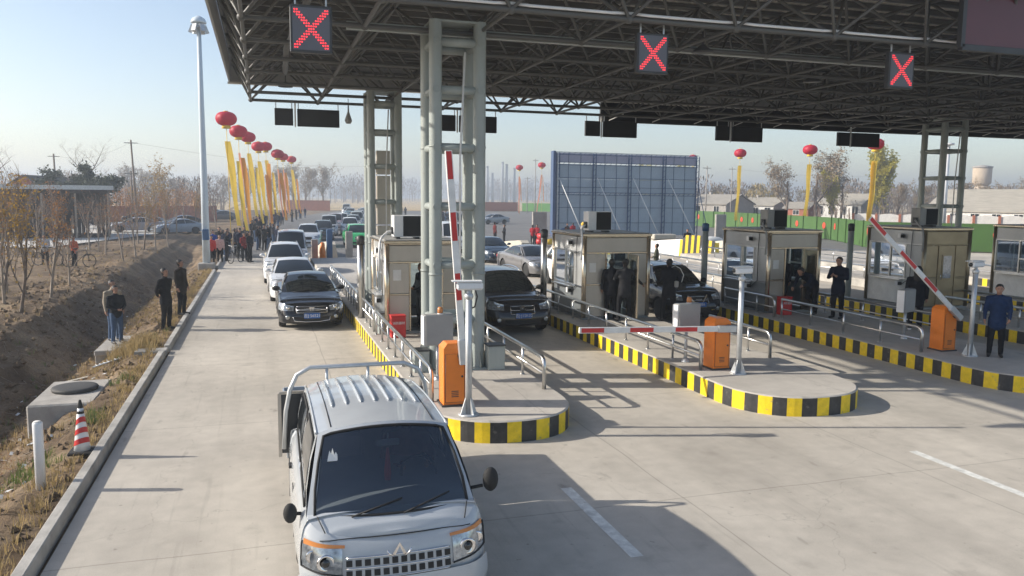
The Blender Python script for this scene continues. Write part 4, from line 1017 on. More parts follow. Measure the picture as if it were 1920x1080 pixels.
for x, y, rz, c_, lab in ((-11.6, 84, -1.3, (.30, .28, .30), 'brownish car parked left of the silver-blue sedan'), (-20, 103, -1.4, BLK, 'dark car parked by the red wall next to the shed'), (-13.5, 104, 1.6, BLK, 'black car seen between the saplings on the lot'), (-8.2, 92, -1.2, (.05, .05, .06), 'dark car just right of the silver-blue sedan'), (-10.4, 118, -1.5, (.5, .5, .52), 'grey car parked left of the light pole'), (-8.8, 122, -1.5, SIL, 'silver car parked right behind the light pole'), (-7.0, 128, -1.5, (.05, .06, .07), 'dark parked car seen right of the light pole'), (-5.5, 120, -1.5, (.08, .09, .1), 'dark low car behind the orange banners'), (28, 122, -1.4, (.02, .02, .03), 'black van parked before the red wall in the middle distance'), (31, 108, -1.2, (.30, .31, .33), 'grey estate car parked in front of the bright green fence')):
    dup(t0_, (x, y, 0.1 if x < 0 else 0), rz, lab, 'car', 'cars parked on the lot at left' if x < 0 else 'cars parked far behind the plaza', color=c_)

# ------------------------------------------------------------------ the pickup in the foreground
def pickup():
    t = thing('pickup_truck', 'silver double-cab mini pickup truck filling the bottom of the picture', 'pickup truck', (1.04, 9.0, 0), 0)
    col = dict(color=(.43, .455, .475)); L = 4.7
    zt = lambda q: hermite([(0, .92), (.08, .98), (.30, 1.06), (.6, 1.10), (2.7, 1.10)], q)
    car = Car(2.98, 1.60, zt, .30, (.62, 3.9), .29, bow=.11, corner=.17, rbow=0, rcorner=.02, lean=.05)
    off = V(0, .38 - 1.49, 0)     # cab centre relative to the truck origin
    e = bpy.data.objects.new('cab', None); C.objects.link(e); e.parent = t; e.location = off
    part('body', car.body(), ['car_paint', 'black_rubber'], t, loc=off, **col)
    g = Green(2.98, .36, 1.03, .745, .92, 1.63, .60, 2.92, 2.96, 1.10, .70, bow=.10, crown=.085)
    bpy.data.objects.remove(e)
    sh = MB(); sh.grid(g.roof, 14, 16); sh.grid(g.rear, 10, 4, flip=True)
    # pillars instead of solid sides so that the cabin can be seen into
    for sg in (1, -1):
        f = g.side(sg)
        for u0, u1, v0, v1 in ((0, .05, 0, 1), (.44, .50, 0, 1), (.93, 1, 0, 1), (0, 1, 0, .06), (0, 1, .90, 1)):
            sh.grid((lambda u, v, f=f, u0=u0, u1=u1, v0=v0, v1=v1: f(u0 + (u1 - u0) * u, v0 + (v1 - v0) * v)), 6, 3)
        part('side_window', sub(f, .05, .44, .06, .90, .004), 'car_glass', t, loc=off); part('side_window', sub(f, .50, .93, .06, .90, .004), 'car_glass', t, loc=off)
        part('window_rubber', MB().tube([f(a, b_) + V(sg * .008, 0, 0) for a, b_ in ((.06, .08), (.07, .88), (.43, .88), (.43, .08), (.06, .08))], .012, 5), 'black_rubber', t, loc=off)
        part('window_rubber', MB().tube([f(a, b_) + V(sg * .008, 0, 0) for a, b_ in ((.51, .08), (.51, .88), (.92, .88), (.92, .08), (.51, .08))], .012, 5), 'black_rubber', t, loc=off)
        part('rain_gutter', MB().tube([f(a / 10, .99) + V(sg * .01, 0, 0) for a in range(11)], .014, 5), 'car_paint', t, loc=off, **col)
    for u0, u1, v0, v1 in ((0, .045, 0, 1), (.955, 1, 0, 1), (0, 1, .94, 1), (0, 1, 0, .04)):
        sh.grid((lambda u, v, u0=u0, u1=u1, v0=v0, v1=v1: g.wind(u0 + (u1 - u0) * u, v0 + (v1 - v0) * v)), 10, 3)
    part('cab_shell', sh, 'car_paint', t, loc=off, **col)
    part('windshield', sub(g.wind, .05, .95, .045, .935, .003), 'truck_glass', t, loc=off)
    part('windshield_rubber', MB().tube([g.wind(a, b_) + V(0, -.006, .006) for a, b_ in [(.045, .04), (.03, .3), (.03, .6), (.045, .93)] + [(k / 10, .945) for k in range(1, 10)] + [(.955, .93), (.97, .6), (.97, .3), (.955, .04)] + [(1 - k / 10, .035) for k in range(1, 10)] + [(.045, .04)]], .013, 5), 'black_rubber', t, loc=off)
    for k in range(7):
        u = .15 + k * .7 / 6
        part('roof_rib', MB().tube([g.roof(u, v) + V(0, 0, .008) for v in (.30, .34, .45, .6, .75, .9, .96)], [.006, .016, .018, .018, .018, .016, .006], 6), 'car_paint', t, loc=off, **col)
    for u_ in (.10, .90): part('roof_seam', MB().tube([g.roof(u_, v) + V(0, 0, .003) for v in (.03, .2, .4, .6, .8, .98)], .005, 4), 'black_rubber', t, loc=off)
    # interior
    part('dashboard', MB().box(-.68, .68, -1.0, -.62, .92, 1.10), 'interior', t, loc=off, bevel=.03)
    part('steering_wheel', MB().tube([(.34 + .17 * cos(a), -.55 + .05 * sin(a), 1.16 + .15 * sin(a)) for a in [k * pi / 8 for k in range(17)]], .014, 6), 'black_rubber', t, loc=off)
    for x in (-.34, .34): part('seat', MB().box(x - .24, x + .24, -.30, .2, .70, .85).box(x - .24, x + .24, .16, .30, .85, 1.38).box(x - .12, x + .12, .18, .28, 1.40, 1.55), 'cushion', t, loc=off, bevel=.03)
    part('cab_lining', MB().box(-.66, .66, 1.22, 1.24, .6, 1.55).box(-.70, .70, -.9, 1.2, .60, .64), 'interior', t, loc=off)
    mt = part('rear_view_mirror', MB().box(-.11, .11, -.02, .015, -.03, .03), 'grey_box', t, loc=off + V(.02, -.70, 1.53), bevel=.01)
    part('mirror_stem', MB().tube([(0, 0, .02), (0, -.02, .09)], .008, 5), 'grey_box', mt)
    part('red_tassel', MB().lathe([(.012, -.05), (.02, -.12), (.035, -.3), (.03, -.36)], n=8), 'red_plastic', mt)
    # driver
    # front: grille, headlights, emblem, bumper
    for sg in (1, -1):
        lo = lambda u: .66 + .05 * u; hi = lambda u: .87 + .02 * u
        h_ = part('headlight', car.patch(sg * .47, sg * .775, lo, hi, 12, 5, .012), 'lamp_glass', t, loc=off)
        pc = car.surf(sg * .60, .765, .018); part('projector', MB().lathe([(.065, .02), (.075, -.004), (.060, -.010), (.045, .01)], c=(pc.x, pc.y, pc.z), axis='y', n=18), 'chrome', h_); part('bulb', MB().ell((pc.x, pc.y - .005, pc.z), (.035, .02, .035), 12), 'car_glass', h_); pd = car.surf(sg * .70, .80, .014); part('side_bulb', MB().lathe([(.05, .02), (.055, -.002), (.03, .01)], c=(pd.x, pd.y + .01, pd.z), axis='y', n=14), 'chrome', h_)
        part('turn_signal', car.patch(sg * .45, sg * .775, lambda u: .872 + .015 * u, lambda u: .895 + .035 * u, 10, 2, .013), 'amber', t, loc=off)
        rim = MB().tube([car.surf(sg * (.465 + .31 * k / 8), .655 + .05 * k / 8, .016) for k in range(9)] + [car.surf(sg * .78, .71 + .2 * k / 4, .016) for k in range(1, 5)], .008, 5)
        part('headlight_trim', rim, 'black_rubber', t, loc=off)
    gm = car.patch(-.44, .44, .63, .79, 16, 3, .012); part('grille', gm, 'car_paint', t, loc=off, **col)
    gt = MB()
    for z_ in (.625, .71, .795): gt.tube([car.surf(-.44 + .88 * k / 16, z_, .016) for k in range(17)], .007, 5)
    part('grille_trim', gt, 'chrome', t, loc=off)
    for z_ in (.642, .726):
        for k in range(12):
            x_ = -.415 + .83 * k / 11; part('grille_slot', car.patch(x_ - .025, x_ + .025, z_, z_ + .052, 2, 1, .018), 'black_rubber', t, loc=off)
    em = MB(); p = car.surf(0, .82, .035)
    em.add([(-.065, p.y, .79), (-.035, p.y, .79), (0, p.y - .01, .87), (.035, p.y, .79), (.065, p.y, .79), (.0, p.y - .012, .905)], [(0, 1, 2, 5), (5, 2, 3, 4)])
    em.tube([(.10 * cos(a), p.y - .004, .845 + .07 * sin(a)) for a in [(-.35 + 1.7 * 0) * pi + k * .17 * pi for k in range(0, 3)]], .008, 5)
    em.tube([(-.10 * cos(a), p.y - .004, .845 + .07 * sin(a)) for a in [-.35 * pi + k * .17 * pi for k in range(0, 3)]], .008, 5)
    part('emblem', em, 'chrome', t, loc=off)
    bp_ = MB(); bp_.grid(lambda u, v: car.surf(-.785 + 1.57 * u, .30 + .32 * v, .03 + .025 * sin(pi * v)), 24, 6); part('front_bumper', bp_, 'car_paint', t, loc=off, **col)
    part('lower_intake', car.patch(-.5, .5, .36, .46, 12, 2, .062), 'black_rubber', t, loc=off)
    part('hood_seam', MB().tube([car.surf(-.66 + 1.32 * k / 16, .93, .006) for k in range(17)], .005, 4), 'black_rubber', t, loc=off)
    for sg in (1, -1):
        part('hood_seam', MB().tube([V(sg * .60, -1.49 + .16, .985), V(sg * .655, -1.49 + .30, 1.08)], .005, 4), 'black_rubber', t, loc=off)
        m_ = MB().ell((sg * .93, -1.0, 1.19), (.075, .06, .115), 14, k=10); m_.tube([(sg * .76, -.93, 1.10), (sg * .86, -.98, 1.13)], .016, 6)
        if sg < 0: m_ = MB().ell((-.87, -.97, 1.05), (.06, .05, .09), 12, k=8).tube([(-.76, -.93, 1.02), (-.84, -.96, 1.04)], .016, 6)
        part('mirror', m_, 'black_rubber', t, loc=off)
    part('wiper', MB().tube([g.wind(.25, .02) + V(0, -.02, .02), g.wind(.55, .16) + V(0, -.02, .02)], .008, 4).tube([g.wind(.55, .02) + V(0, -.02, .02), g.wind(.85, .16) + V(0, -.02, .02)], .008, 4), 'black_rubber', t, loc=off)
    st = MB().add([(-.60, 0, 0), (-.50, 0, 0), (-.50, .02, .05), (-.515, .025, .075), (-.53, .02, .05), (-.545, .035, .11), (-.56, .03, .06), (-.575, .03, .09), (-.59, .02, .04)], [tuple(range(9))])
    so_ = part('windshield_sticker', MB().add([(q[0] * .9 + .0, *(g.wind(.10, .60) + V(0, -.01, .012) + V(0, q[1], q[2]))[1:3]) for q in st.v], st.f), 'white_paint', t, loc=off)
    # bed
    by0, by1 = .50, 2.35
    part('chassis', MB().box(-.35, .35, .3, 2.2, .35, .6), 'black_rubber', t)
    part('bed_floor', MB().box(-.80, .80, by0, by1, .70, .75), 'grey_box', t)
    for sg in (1, -1): part('bed_side', MB().box(*sorted((sg * .80, sg * .83)), by0, by1, .70, 1.12), 'car_paint', t, **col, bevel=.008)
    part('tailgate', MB().box(-.80, .80, by1, by1 + .03, .70, 1.12), 'car_paint', t, **col)
    hb = MB().box(-.88, .80, by0 - .04, by0, .78, 1.48); part('headboard', hb, 'dark_metal', t, bevel=.006)
    hf = MB().tube([(-.90, by0 - .05, .74), (-.91, by0 - .05, 1.2)], .016, 6)
    part('headboard_frame', MB().bar((-.90, by0 - .02, .74), (-.90, by0 - .02, 1.50), .04, .05).bar((-.90, by0 - .02, 1.5), (-.62, by0 - .02, 1.5), .04, .03), 'booth_panel', t)
    gz = 1.80; ga = MB().tube([(-.86, by0 - .09, .85), (-.83, by0 - .09, 1.30), (-.78, by0 - .09, 1.55), (-.70, by0 - .09, 1.72), (-.55, by0 - .09, gz), (.55, by0 - .09, gz), (.72, by0 - .09, 1.72), (.80, by0 - .09, 1.55), (.84, by0 - .09, 1.30), (.86, by0 - .09, .85)], .026, 8)
    ga.tube([(-.36, by0 - .09, gz), (-.36, by0 - .09, 1.45)], .018, 6).tube([(.12, by0 - .09, gz), (.12, by0 - .09, 1.45)], .018, 6)
    part('guard_hoop', ga, 'galv', t)
    for x, y in ((-.68, -2.36 + .62), (.68, -2.36 + .62), (-.68, 1.45), (.68, 1.45)): wheel(t, x, y, .29, wd=.17)
    for sg in (1, -1):
        for tt in (.22, 1.35): part('door_gap', MB().tube([V(sg * .815, tt - 1.49 + .15, .42 + k * .14) for k in range(5)], .005, 4), 'black_rubber', t)
        part('door_handle', MB().box(*sorted((sg * .80, sg * .835)), -.55, -.42, .93, .96), 'black_rubber', t, bevel=.006)
    return t
pickup()

# ------------------------------------------------------------------ people
MATS = ['skin', 'hair', 'cloth', 'trousers_black', 'shoes', 'jeans', 'shoes_white']
def skeleton(**o):
    J = dict(pel=(0, 0, .92), wai=(0, .005, 1.06), che=(0, .01, 1.24), ups=(0, .015, 1.40), nek=(0, .01, 1.50), chin=(0, -.025, 1.565), hea=(0, .0, 1.635),
             ls=(.185, .01, 1.385), le=(.225, .02, 1.13), lw=(.235, -.04, .89), lh=(.235, -.07, .80),
             rs=(-.185, .01, 1.385), re=(-.225, .02, 1.13), rw=(-.235, -.04, .89), rh=(-.235, -.07, .80),
             lp=(.085, 0, .90), lk=(.10, -.02, .49), la=(.11, .02, .08), lt=(.125, -.15, .035),
             rp=(-.085, 0, .90), rk=(-.10, -.02, .49), ra=(-.11, .02, .08), rt=(-.125, -.15, .035))
    J.update(o); return {k: V(*v) for k, v in J.items()}
POSES = dict(
    stand=skeleton(),
    front=skeleton(le=(.235, -.02, 1.13), lw=(.06, -.20, 1.02), lh=(.0, -.24, 1.03), re=(-.235, -.02, 1.13), rw=(-.06, -.20, 1.03), rh=(-.02, -.25, 1.04)),
    phone=skeleton(le=(.24, -.06, 1.14), lw=(.08, -.27, 1.20), lh=(.03, -.33, 1.23), re=(-.24, -.06, 1.14), rw=(-.08, -.27, 1.20), rh=(-.03, -.33, 1.24), chin=(0, -.06, 1.55), hea=(0, -.04, 1.625)),
    lookdown=skeleton(le=(.235, .02, 1.13), lw=(.22, -.12, .92), lh=(.20, -.18, .86), re=(-.24, .0, 1.12), rw=(-.24, -.10, .90), rh=(-.24, -.15, .83), chin=(0, -.085, 1.545), hea=(0, -.05, 1.62)),
    behind=skeleton(le=(.24, .08, 1.14), lw=(.08, .19, .96), lh=(.02, .20, .92), re=(-.24, .08, 1.14), rw=(-.08, .19, .96), rh=(-.02, .20, .91)),
    walk=skeleton(lk=(.09, -.16, .50), la=(.10, -.14, .09), lt=(.11, -.30, .04), rk=(-.09, .06, .49), ra=(-.10, .24, .11), rt=(-.11, .12, .03), le=(.24, .1, 1.14), lw=(.24, .12, .9), lh=(.24, .12, .82), re=(-.24, -.04, 1.14), rw=(-.22, -.18, .95), rh=(-.21, -.22, .88)),
    reach=skeleton(le=(.33, -.02, 1.17), lw=(.50, -.10, 1.02), lh=(.56, -.14, .97), re=(-.25, -.08, 1.16), rw=(-.24, -.30, 1.22), rh=(-.23, -.38, 1.25), lk=(.12, -.02, .49), la=(.16, .03, .08), rk=(-.14, -.02, .49), ra=(-.16, 0, .08), lt=(.2, -.13, .035), rt=(-.2, -.15, .035)),
    camera=skeleton(le=(.24, -.04, 1.14), lw=(.10, -.22, 1.16), lh=(.05, -.27, 1.18), re=(-.30, .02, 1.14), rw=(-.22, -.14, 1.05), rh=(-.20, -.20, 1.04), lk=(.14, -.02, .49), la=(.18, .03, .08), lt=(.21, -.13, .035), rk=(-.14, -.02, .49), ra=(-.18, .02, .08), rt=(-.21, -.13, .035), chin=(0, -.07, 1.55), hea=(0, -.045, 1.63)),
    bend=skeleton(pel=(0, .10, .92), wai=(0, -.02, 1.02), che=(0, -.17, 1.12), ups=(0, -.31, 1.19), nek=(0, -.40, 1.23), chin=(0, -.50, 1.22), hea=(0, -.51, 1.30), ls=(.185, -.30, 1.18), le=(.22, -.42, .98), lw=(.16, -.60, .90), lh=(.14, -.68, .88),
                  rs=(-.185, -.30, 1.18), re=(-.22, -.36, .95), rw=(-.20, -.50, .82), rh=(-.19, -.56, .77), lp=(.085, .10, .90), lk=(.10, .06, .49), la=(.11, .10, .08), rp=(-.085, .10, .90), rk=(-.10, .02, .50), ra=(-.11, .30, .42), rt=(-.12, .30, .28), lt=(.12, -.06, .035)))
_m = POSES['reach']; POSES['reach'] = {({'l': 'r', 'r': 'l'}.get(k[0], k[0]) + k[1:] if len(k) == 2 else k): V(-v.x, v.y, v.z) for k, v in _m.items()}
def human(name, pose, trousers=3, coat=False, long_hair=False, shoes=4, vox=.021, fingers=True, cap_=False, dec=1.0):
    J = POSES[pose]; P = []
    def c(a, b, ra, rb, m, sx=1.0): P.append((J[a] if isinstance(a, str) else a, J[b] if isinstance(b, str) else b, ra, rb, m, sx))
    c('pel', 'wai', .118, .108, 2, 1.42); c('wai', 'che', .108, .122, 2, 1.42); c('che', 'ups', .122, .088, 2, 1.62); c('ups', 'nek', .07, .052, 2, 1.0)
    c('rs', 'ls', .066, .066, 2); c('nek', 'chin', .050, .048, 0)
    ax = (J['hea'] - J['nek']).normalized()
    c('chin', 'hea', .056, .088, 0, .90)
    hb = V(0, .030, .020) if pose != 'bend' else V(0, .02, .03)
    c(J['hea'] + hb, J['hea'] + hb * .8 + V(0, .012, .012), .094, .090, 1, .93); c(J['hea'] + V(0, .035, -.02), J['hea'] + V(0, .032, -.055), .078, .062, 1, .98)
    if long_hair: c(J['hea'] + V(0, .04, 0), J['nek'] + V(0, .07, -.10), .085, .07, 1, 1.25)
    if cap_: c(J['hea'] + V(0, -.02, .06), J['hea'] + V(0, -.13, .045), .07, .03, 1, 1.0)
    if not cap_:
        c(J['chin'] + V(0, -.047, .052), J['chin'] + V(0, -.062, .030), .010, .016, 0)
    for s_ in (1, -1):
        c(J['chin'] + V(s_ * .076, .03, .055), J['chin'] + V(s_ * .080, .035, .075), .014, .016, 0)
    for s_ in 'lr':
        c(s_ + 's', s_ + 'e', .062, .050, 2); c(s_ + 'e', s_ + 'w', .050, .036, 2)
        h = J[s_ + 'h']; w = J[s_ + 'w']; c(w, w.lerp(h, .75), .030, .036, 0, .9)
        c(s_ + 'p', s_ + 'k', .096, .070, trousers); c(s_ + 'k', s_ + 'a', .068, .052, trousers)
        a = J[s_ + 'a']; c(a + V(0, .02, -.035), s_ + 't', .043, .036, shoes, 1.05)
    if coat:
        c(J['pel'] + V(0, 0, -.02), J['pel'] + V(0, -.005, -.16), .125, .130, 2, 1.42)
    else: c(J['pel'], J['pel'] + V(0, 0, -.05), .120, .115, 2, 1.42)
    mb = MB()
    for a, b_, ra, rb, m, sx in P:
        d = b_ - a; L_ = d.length; d = d / L_ if L_ > 1e-5 else V(0, 0, 1)
        pts = []; rs = []
        for k in range(4): t_ = k / 4 * pi / 2; pts.append(a - d * ra * cos(t_)); rs.append(max(.001, ra * sin(t_)))
        for k in range(5): pts.append(a.lerp(b_, k / 4)); rs.append(ra + (rb - ra) * k / 4)
        for k in range(1, 5): t_ = pi / 2 - k / 4 * pi / 2; pts.append(b_ + d * rb * cos(t_)); rs.append(max(.001, rb * sin(t_)))
        st = len(mb.v); mb.tube(pts, rs, 14)
        for i in range(st, len(mb.v)):
            q = mb.v[i]; mb.v[i] = (a.x + (q[0] - a.x) * 1 if False else ((q[0] - (a.x + (b_.x - a.x) * max(0, min(1, ((V(*q) - a).dot(b_ - a)) / max(1e-6, L_ * L_))))) * sx + (a.x + (b_.x - a.x) * max(0, min(1, ((V(*q) - a).dot(b_ - a)) / max(1e-6, L_ * L_))))), q[1], q[2])
    me = mb.mesh('tmp', 'skin'); o = bpy.data.objects.new('tmp', me); C.objects.link(o)
    r_ = o.modifiers.new('r', 'REMESH'); r_.mode = 'VOXEL'; r_.voxel_size = vox
    s_ = o.modifiers.new('s', 'SMOOTH'); s_.iterations = 2; s_.factor = .5
    if dec < 1: d_ = o.modifiers.new('d', 'DECIMATE'); d_.ratio = dec
    dg = bpy.context.evaluated_depsgraph_get(); me2 = bpy.data.meshes.new_from_object(o.evaluated_get(dg)); bpy.data.objects.remove(o); me2.name = name
    me2.materials.clear()
    for k in MATS: me2.materials.append(M[k])
    # fold-like displacement of the clothes
    for v in me2.vertices:
        n_ = noise.noise(v.co * 9) * .006 + noise.noise(v.co * 22) * .003
        if v.co.z < 1.42 and v.co.z > .15: v.co += v.normal * n_
    for f in me2.polygons:
        p = f.center; best = 9; bm_ = 2
        for a, b_, ra, rb, m, sx in P:
            d = b_ - a; t_ = max(0, min(1, (p - a).dot(d) / max(1e-6, d.length_squared))); q = a + d * t_; e = p - q; e.x /= sx
            dd = e.length - (ra + (rb - ra) * t_)
            if m == 2: dd -= .004
            if m == 1: dd -= .003
            if dd < best: best = dd; bm_ = m
        if bm_ == 1 and not long_hair and p.z < J['chin'].z + .085 and pose != 'bend' and p.y < J['hea'].y - .035: bm_ = 0
        f.material_index = bm_; f.use_smooth = True
    if fingers:
        b_ = bmesh.new(); b_.from_mesh(me2); ex = MB()
        for s_ in 'lr':
            w, h = J[s_ + 'w'], J[s_ + 'h']; d = (h - w).normalized(); side = d.cross(V(0, 1, 0) if abs(d.y) < .8 else V(0, 0, 1)).normalized(); dn = side.cross(d)
            pal = w.lerp(h, .8)
            for k, l_ in enumerate((.070, .082, .078, .062)):
                o_ = pal + dn * (.024 - .016 * k); sg = 1 if s_ == 'l' else -1
                ex.tube([o_, o_ + d * l_ * .5, o_ + d * l_ * .8 - side * .012 * sg, o_ + d * l_ * .95 - side * .03 * sg], [.0095, .009, .008, .006], 6, m=0)
            o_ = w.lerp(h, .4) + dn * .026; ex.tube([o_, o_ + dn * .028 + d * .03, o_ + dn * .03 + d * .055], [.011, .010, .007], 6, m=0)
        for e in (1, -1):
            ey = J['chin'] + V(e * .030, -.066, .075) ; ex.ell(tuple(ey), (.011, .006, .006), 8, m=1, k=4)
            ex.bar(ey + V(-.016, -.003, .018), ey + V(.016, -.003, .020), .006, .005, m=1)
        ex.bar(J['chin'] + V(-.020, -.052, .010), J['chin'] + V(.020, -.052, .010), .006, .005, m=3)
        t2 = bpy.data.meshes.new('x'); t2.from_pydata(ex.v, [], ex.f); t2.polygons.foreach_set('material_index', ex.m); t2.polygons.foreach_set('use_smooth', ex.sm)
        b_.from_mesh(t2); b_.to_mesh(me2); b_.free()
    return me2
HM = {}
def person(pose, label, x, y, z, face, color, h=1.72, group=None, **k):
    """face: heading in degrees the body looks towards, 0 = towards the camera side (-Y), 90 = towards +X"""
    key = (pose, tuple(sorted(k.items())))
    if key not in HM: HM[key] = human('person', pose, **k)
    o = bpy.data.objects.new('person', HM[key]); C.objects.link(o); o.location = (x, y, z); o.rotation_euler = (0, 0, radians(face)); s_ = h / 1.72
    o.scale = (s_ * 1.08, s_ * 1.08, s_); o.color = (*color, 1); tag(o, label, 'person', group); return o
NVY = (.014, .02, .045); DK = (.016, .016, .019); CH = (.034, .034, .037)
person('camera', 'man in a black suit seen from behind with a camera bag at his side', 10.98, 20.1, IH, 172, DK, 1.74, coat=True)
person('reach', 'man in a charcoal suit stepping into the second booth, arm out to the right', 9.72, 20.35, IH, 175, CH, 1.74, coat=True)
person('stand', 'man in black half hidden by the suited man at the second booth door', 9.42, 20.62, IH, 170, DK, 1.72, coat=True)
person('front', 'person in black standing in the doorway of the first booth', 3.92, 20.45, IH + .06, -75, DK, 1.66)
person('bend', 'person in dark clothes bending over to the left at the third booth, one foot raised', 15.75, 20.1, IH, -70, (.014, .018, .03), 1.78)
person('phone', 'man in dark uniform looking at a phone behind the third island railing', 16.05, 19.25, IH, -62, (.014, .017, .03), 1.80, coat=True)
person('stand', 'person in black leaning inside the third booth doorway', 15.35, 20.95, IH + .06, 160, DK, 1.70)
person('stand', 'woman with long black hair, black clothes and white shoes beside the grey display box', 16.62, 16.9, IH, 140, DK, 1.72, coat=True, long_hair=True, shoes=6)
person('lookdown', 'person in a navy jacket looking down at the front edge of the third island', 15.62, 13.55, IH, -46, (.018, .035, .085), 1.63, coat=True)
person('behind', 'bald-looking man in a black coat standing at the kerb, nearer of the pair', -2.62, 23.9, hfun(-2.62, 23.9), 55, DK, 1.70, coat=True)
person('stand', 'man in a dark brown jacket behind the black-coated man at the kerb', -2.42, 26.2, .1, 60, (.035, .028, .025), 1.68, coat=True)
person('front', 'person in a dark jacket and blue jeans standing on the concrete culvert', -3.93, 24.15, -.36, 35, (.016, .018, .022), 1.60, trousers=5)
person('stand', 'person in a pale tan jacket just behind the one in jeans on the culvert', -4.12, 24.9, -.40, 40, (.36, .31, .24), 1.72, trousers=5)
person('front', 'man in an olive jacket by the rear corner of the dark SUV', 18.1, 34.5, 0, -120, (.07, .075, .055), 1.62, coat=True)
person('front', 'man in black with folded hands beside the striped crash block', 28.4, 49.6, 0, -30, DK, 1.68)
POSES['sit'] = skeleton(lk=(.13, -.42, .96), la=(.14, -.52, .56), lt=(.15, -.70, .50), rk=(-.13, -.42, .96), ra=(-.14, -.52, .56), rt=(-.15, -.70, .50), le=(.26, -.14, 1.14), lw=(.14, -.40, 1.20), lh=(.11, -.47, 1.23), re=(-.26, -.14, 1.14), rw=(-.14, -.40, 1.20), rh=(-.11, -.47, 1.23))
person('sit', 'driver in a dark red top behind the windscreen of the pickup', 1.38, 8.02, .0, 0, (.16, .05, .05), 1.62)
# camera bag and folders
t = thing('camera_bag', 'round black camera and strap held at the side of the man in the black suit', 'camera', (11.28, 19.95, IH + .98)); part('body', MB().lathe([(.02, -.09), (.11, -.07), (.12, .05), (.05, .09)], axis='y', n=14), 'black_rubber', t); part('grip', MB().box(-.2, -.1, -.05, .06, -.02, .16), 'grey_box', t, bevel=.02)
part('strap', MB().tube([(.02, .02, .12), (.10, .06, .32), (.02, .12, .50), (-.12, .16, .58), (-.26, .18, .52)], .012, 6), 'wall_white', t)
# crowd
CL = [(.018, .018, .022), (.03, .03, .036), (.02, .025, .05), (.05, .045, .04), (.03, .028, .03), (.06, .06, .07), (.012, .012, .015)]
rc = random.Random(3)
def crowd(lst, labels, group):
    for i, (x, y, f) in enumerate(lst):
        pose = rc.choice(('stand', 'front', 'behind', 'phone')); tr = rc.choice((3, 3, 5))
        person(pose, labels[i % len(labels)], x, y, .0 if x > roadx(y) else .04, f, rc.choice(CL), rc.uniform(1.58, 1.78), group, trousers=tr, vox=.04, fingers=False, dec=.35)
G1 = 'dark-clothed onlookers at the foot of the light pole'
person('stand', 'child-sized woman in a bright red jacket at the kerb by the light pole', -2.62, 45.4, .1, 20, (.55, .06, .05), 1.48, vox=.03, fingers=False)
person('stand', 'woman in a pale pink jacket right behind the red jacket at the kerb', -2.25, 46.3, .08, 10, (.55, .36, .32), 1.50, vox=.03, fingers=False)
person('front', 'man in a black coat at the front right of the kerb crowd, beside the bicycle', -.72, 47.0, 0, 60, DK, 1.72, vox=.03, fingers=False)
person('front', 'onlooker in a dark red top between the bicycle and the black-coated man', -1.02, 48.2, 0, 30, (.22, .03, .03), 1.60, vox=.03, fingers=False)
person('stand', 'man in a bright blue jacket right at the light pole base', -2.7, 48.6, .08, 40, (.03, .07, .30), 1.66, vox=.03, fingers=False)
crowd([(-2.1 + rc.uniform(-.5, 1.6), 47.8 + rc.uniform(0, 6), rc.uniform(-40, 90)) for _ in range(15)], ['dark-clothed onlooker in the kerb crowd at the light pole'], G1)
crowd([(.1, 56.5, 40), (-.35, 57.2, 80), (.35, 58.3, 60), (.75, 60.2, 70), (1.0, 57.2, -30), (-.2, 59, 100), (.6, 61.5, 60)], ['onlooker in black standing on the roadside under the first lanterns'], 'onlookers in black beneath the first lanterns')
crowd([(roadx(70 + 2.1 * k) + rc.uniform(.0, 2.0), 68 + 2.1 * k + rc.uniform(-1, 1), rc.uniform(0, 120)) for k in range(34)], ['distant onlooker in the line of people below the lanterns, left of the queue'], 'line of onlookers beneath the lanterns')
crowd([(rc.uniform(20.5, 27.5), rc.uniform(150, 180), rc.uniform(0, 360)) for _ in range(16)], ['distant figure in the group at the far end of the road'], 'far group at the end of the road')
crowd([(25.3 + rc.uniform(0, 2.4), 112 + rc.uniform(0, 8), rc.uniform(0, 360)) for _ in range(8)], ['distant figure in the group right of the rear column'], 'group of figures right of the rear column')
person('stand', 'man in a maroon top talking behind the cream crash wedge', 18.3, 63.2, 0, 100, (.12, .03, .03), 1.75, vox=.04, fingers=False, dec=.5)
person('front', 'person in black beside the man in maroon behind the crash wedge', 18.9, 62.5, 0, -90, DK, 1.55, vox=.04, fingers=False, dec=.5)
person('bend', 'worker in blue bending over the red decorations', 23.6, 62.2, 0, 60, (.05, .10, .22), 1.7, vox=.04, fingers=False, dec=.5)
for i, (x, y, c_) in enumerate(((20.6, 60.3, (.3, .02, .03)), (21.2, 61, (.3, .02, .03)), (25.0, 64, (.08, .06, .06)), (26.0, 65.2, (.35, .03, .04)), (26.8, 64.2, (.35, .04, .05)), (27.2, 66, (.06, .06, .08)))):
    person('front', ['left one of two performers in red by the crash wedge', 'right one of two performers in red by the crash wedge', 'person in dark brown among the red decorations', 'person in red stooping left of the blue backdrop edge', 'person in bright red nearest the blue backdrop edge', 'person in slate grey behind the red decorations'][i], x, y, 0, rc.uniform(0, 360), c_, 1.6, vox=.04, fingers=False, dec=.35)

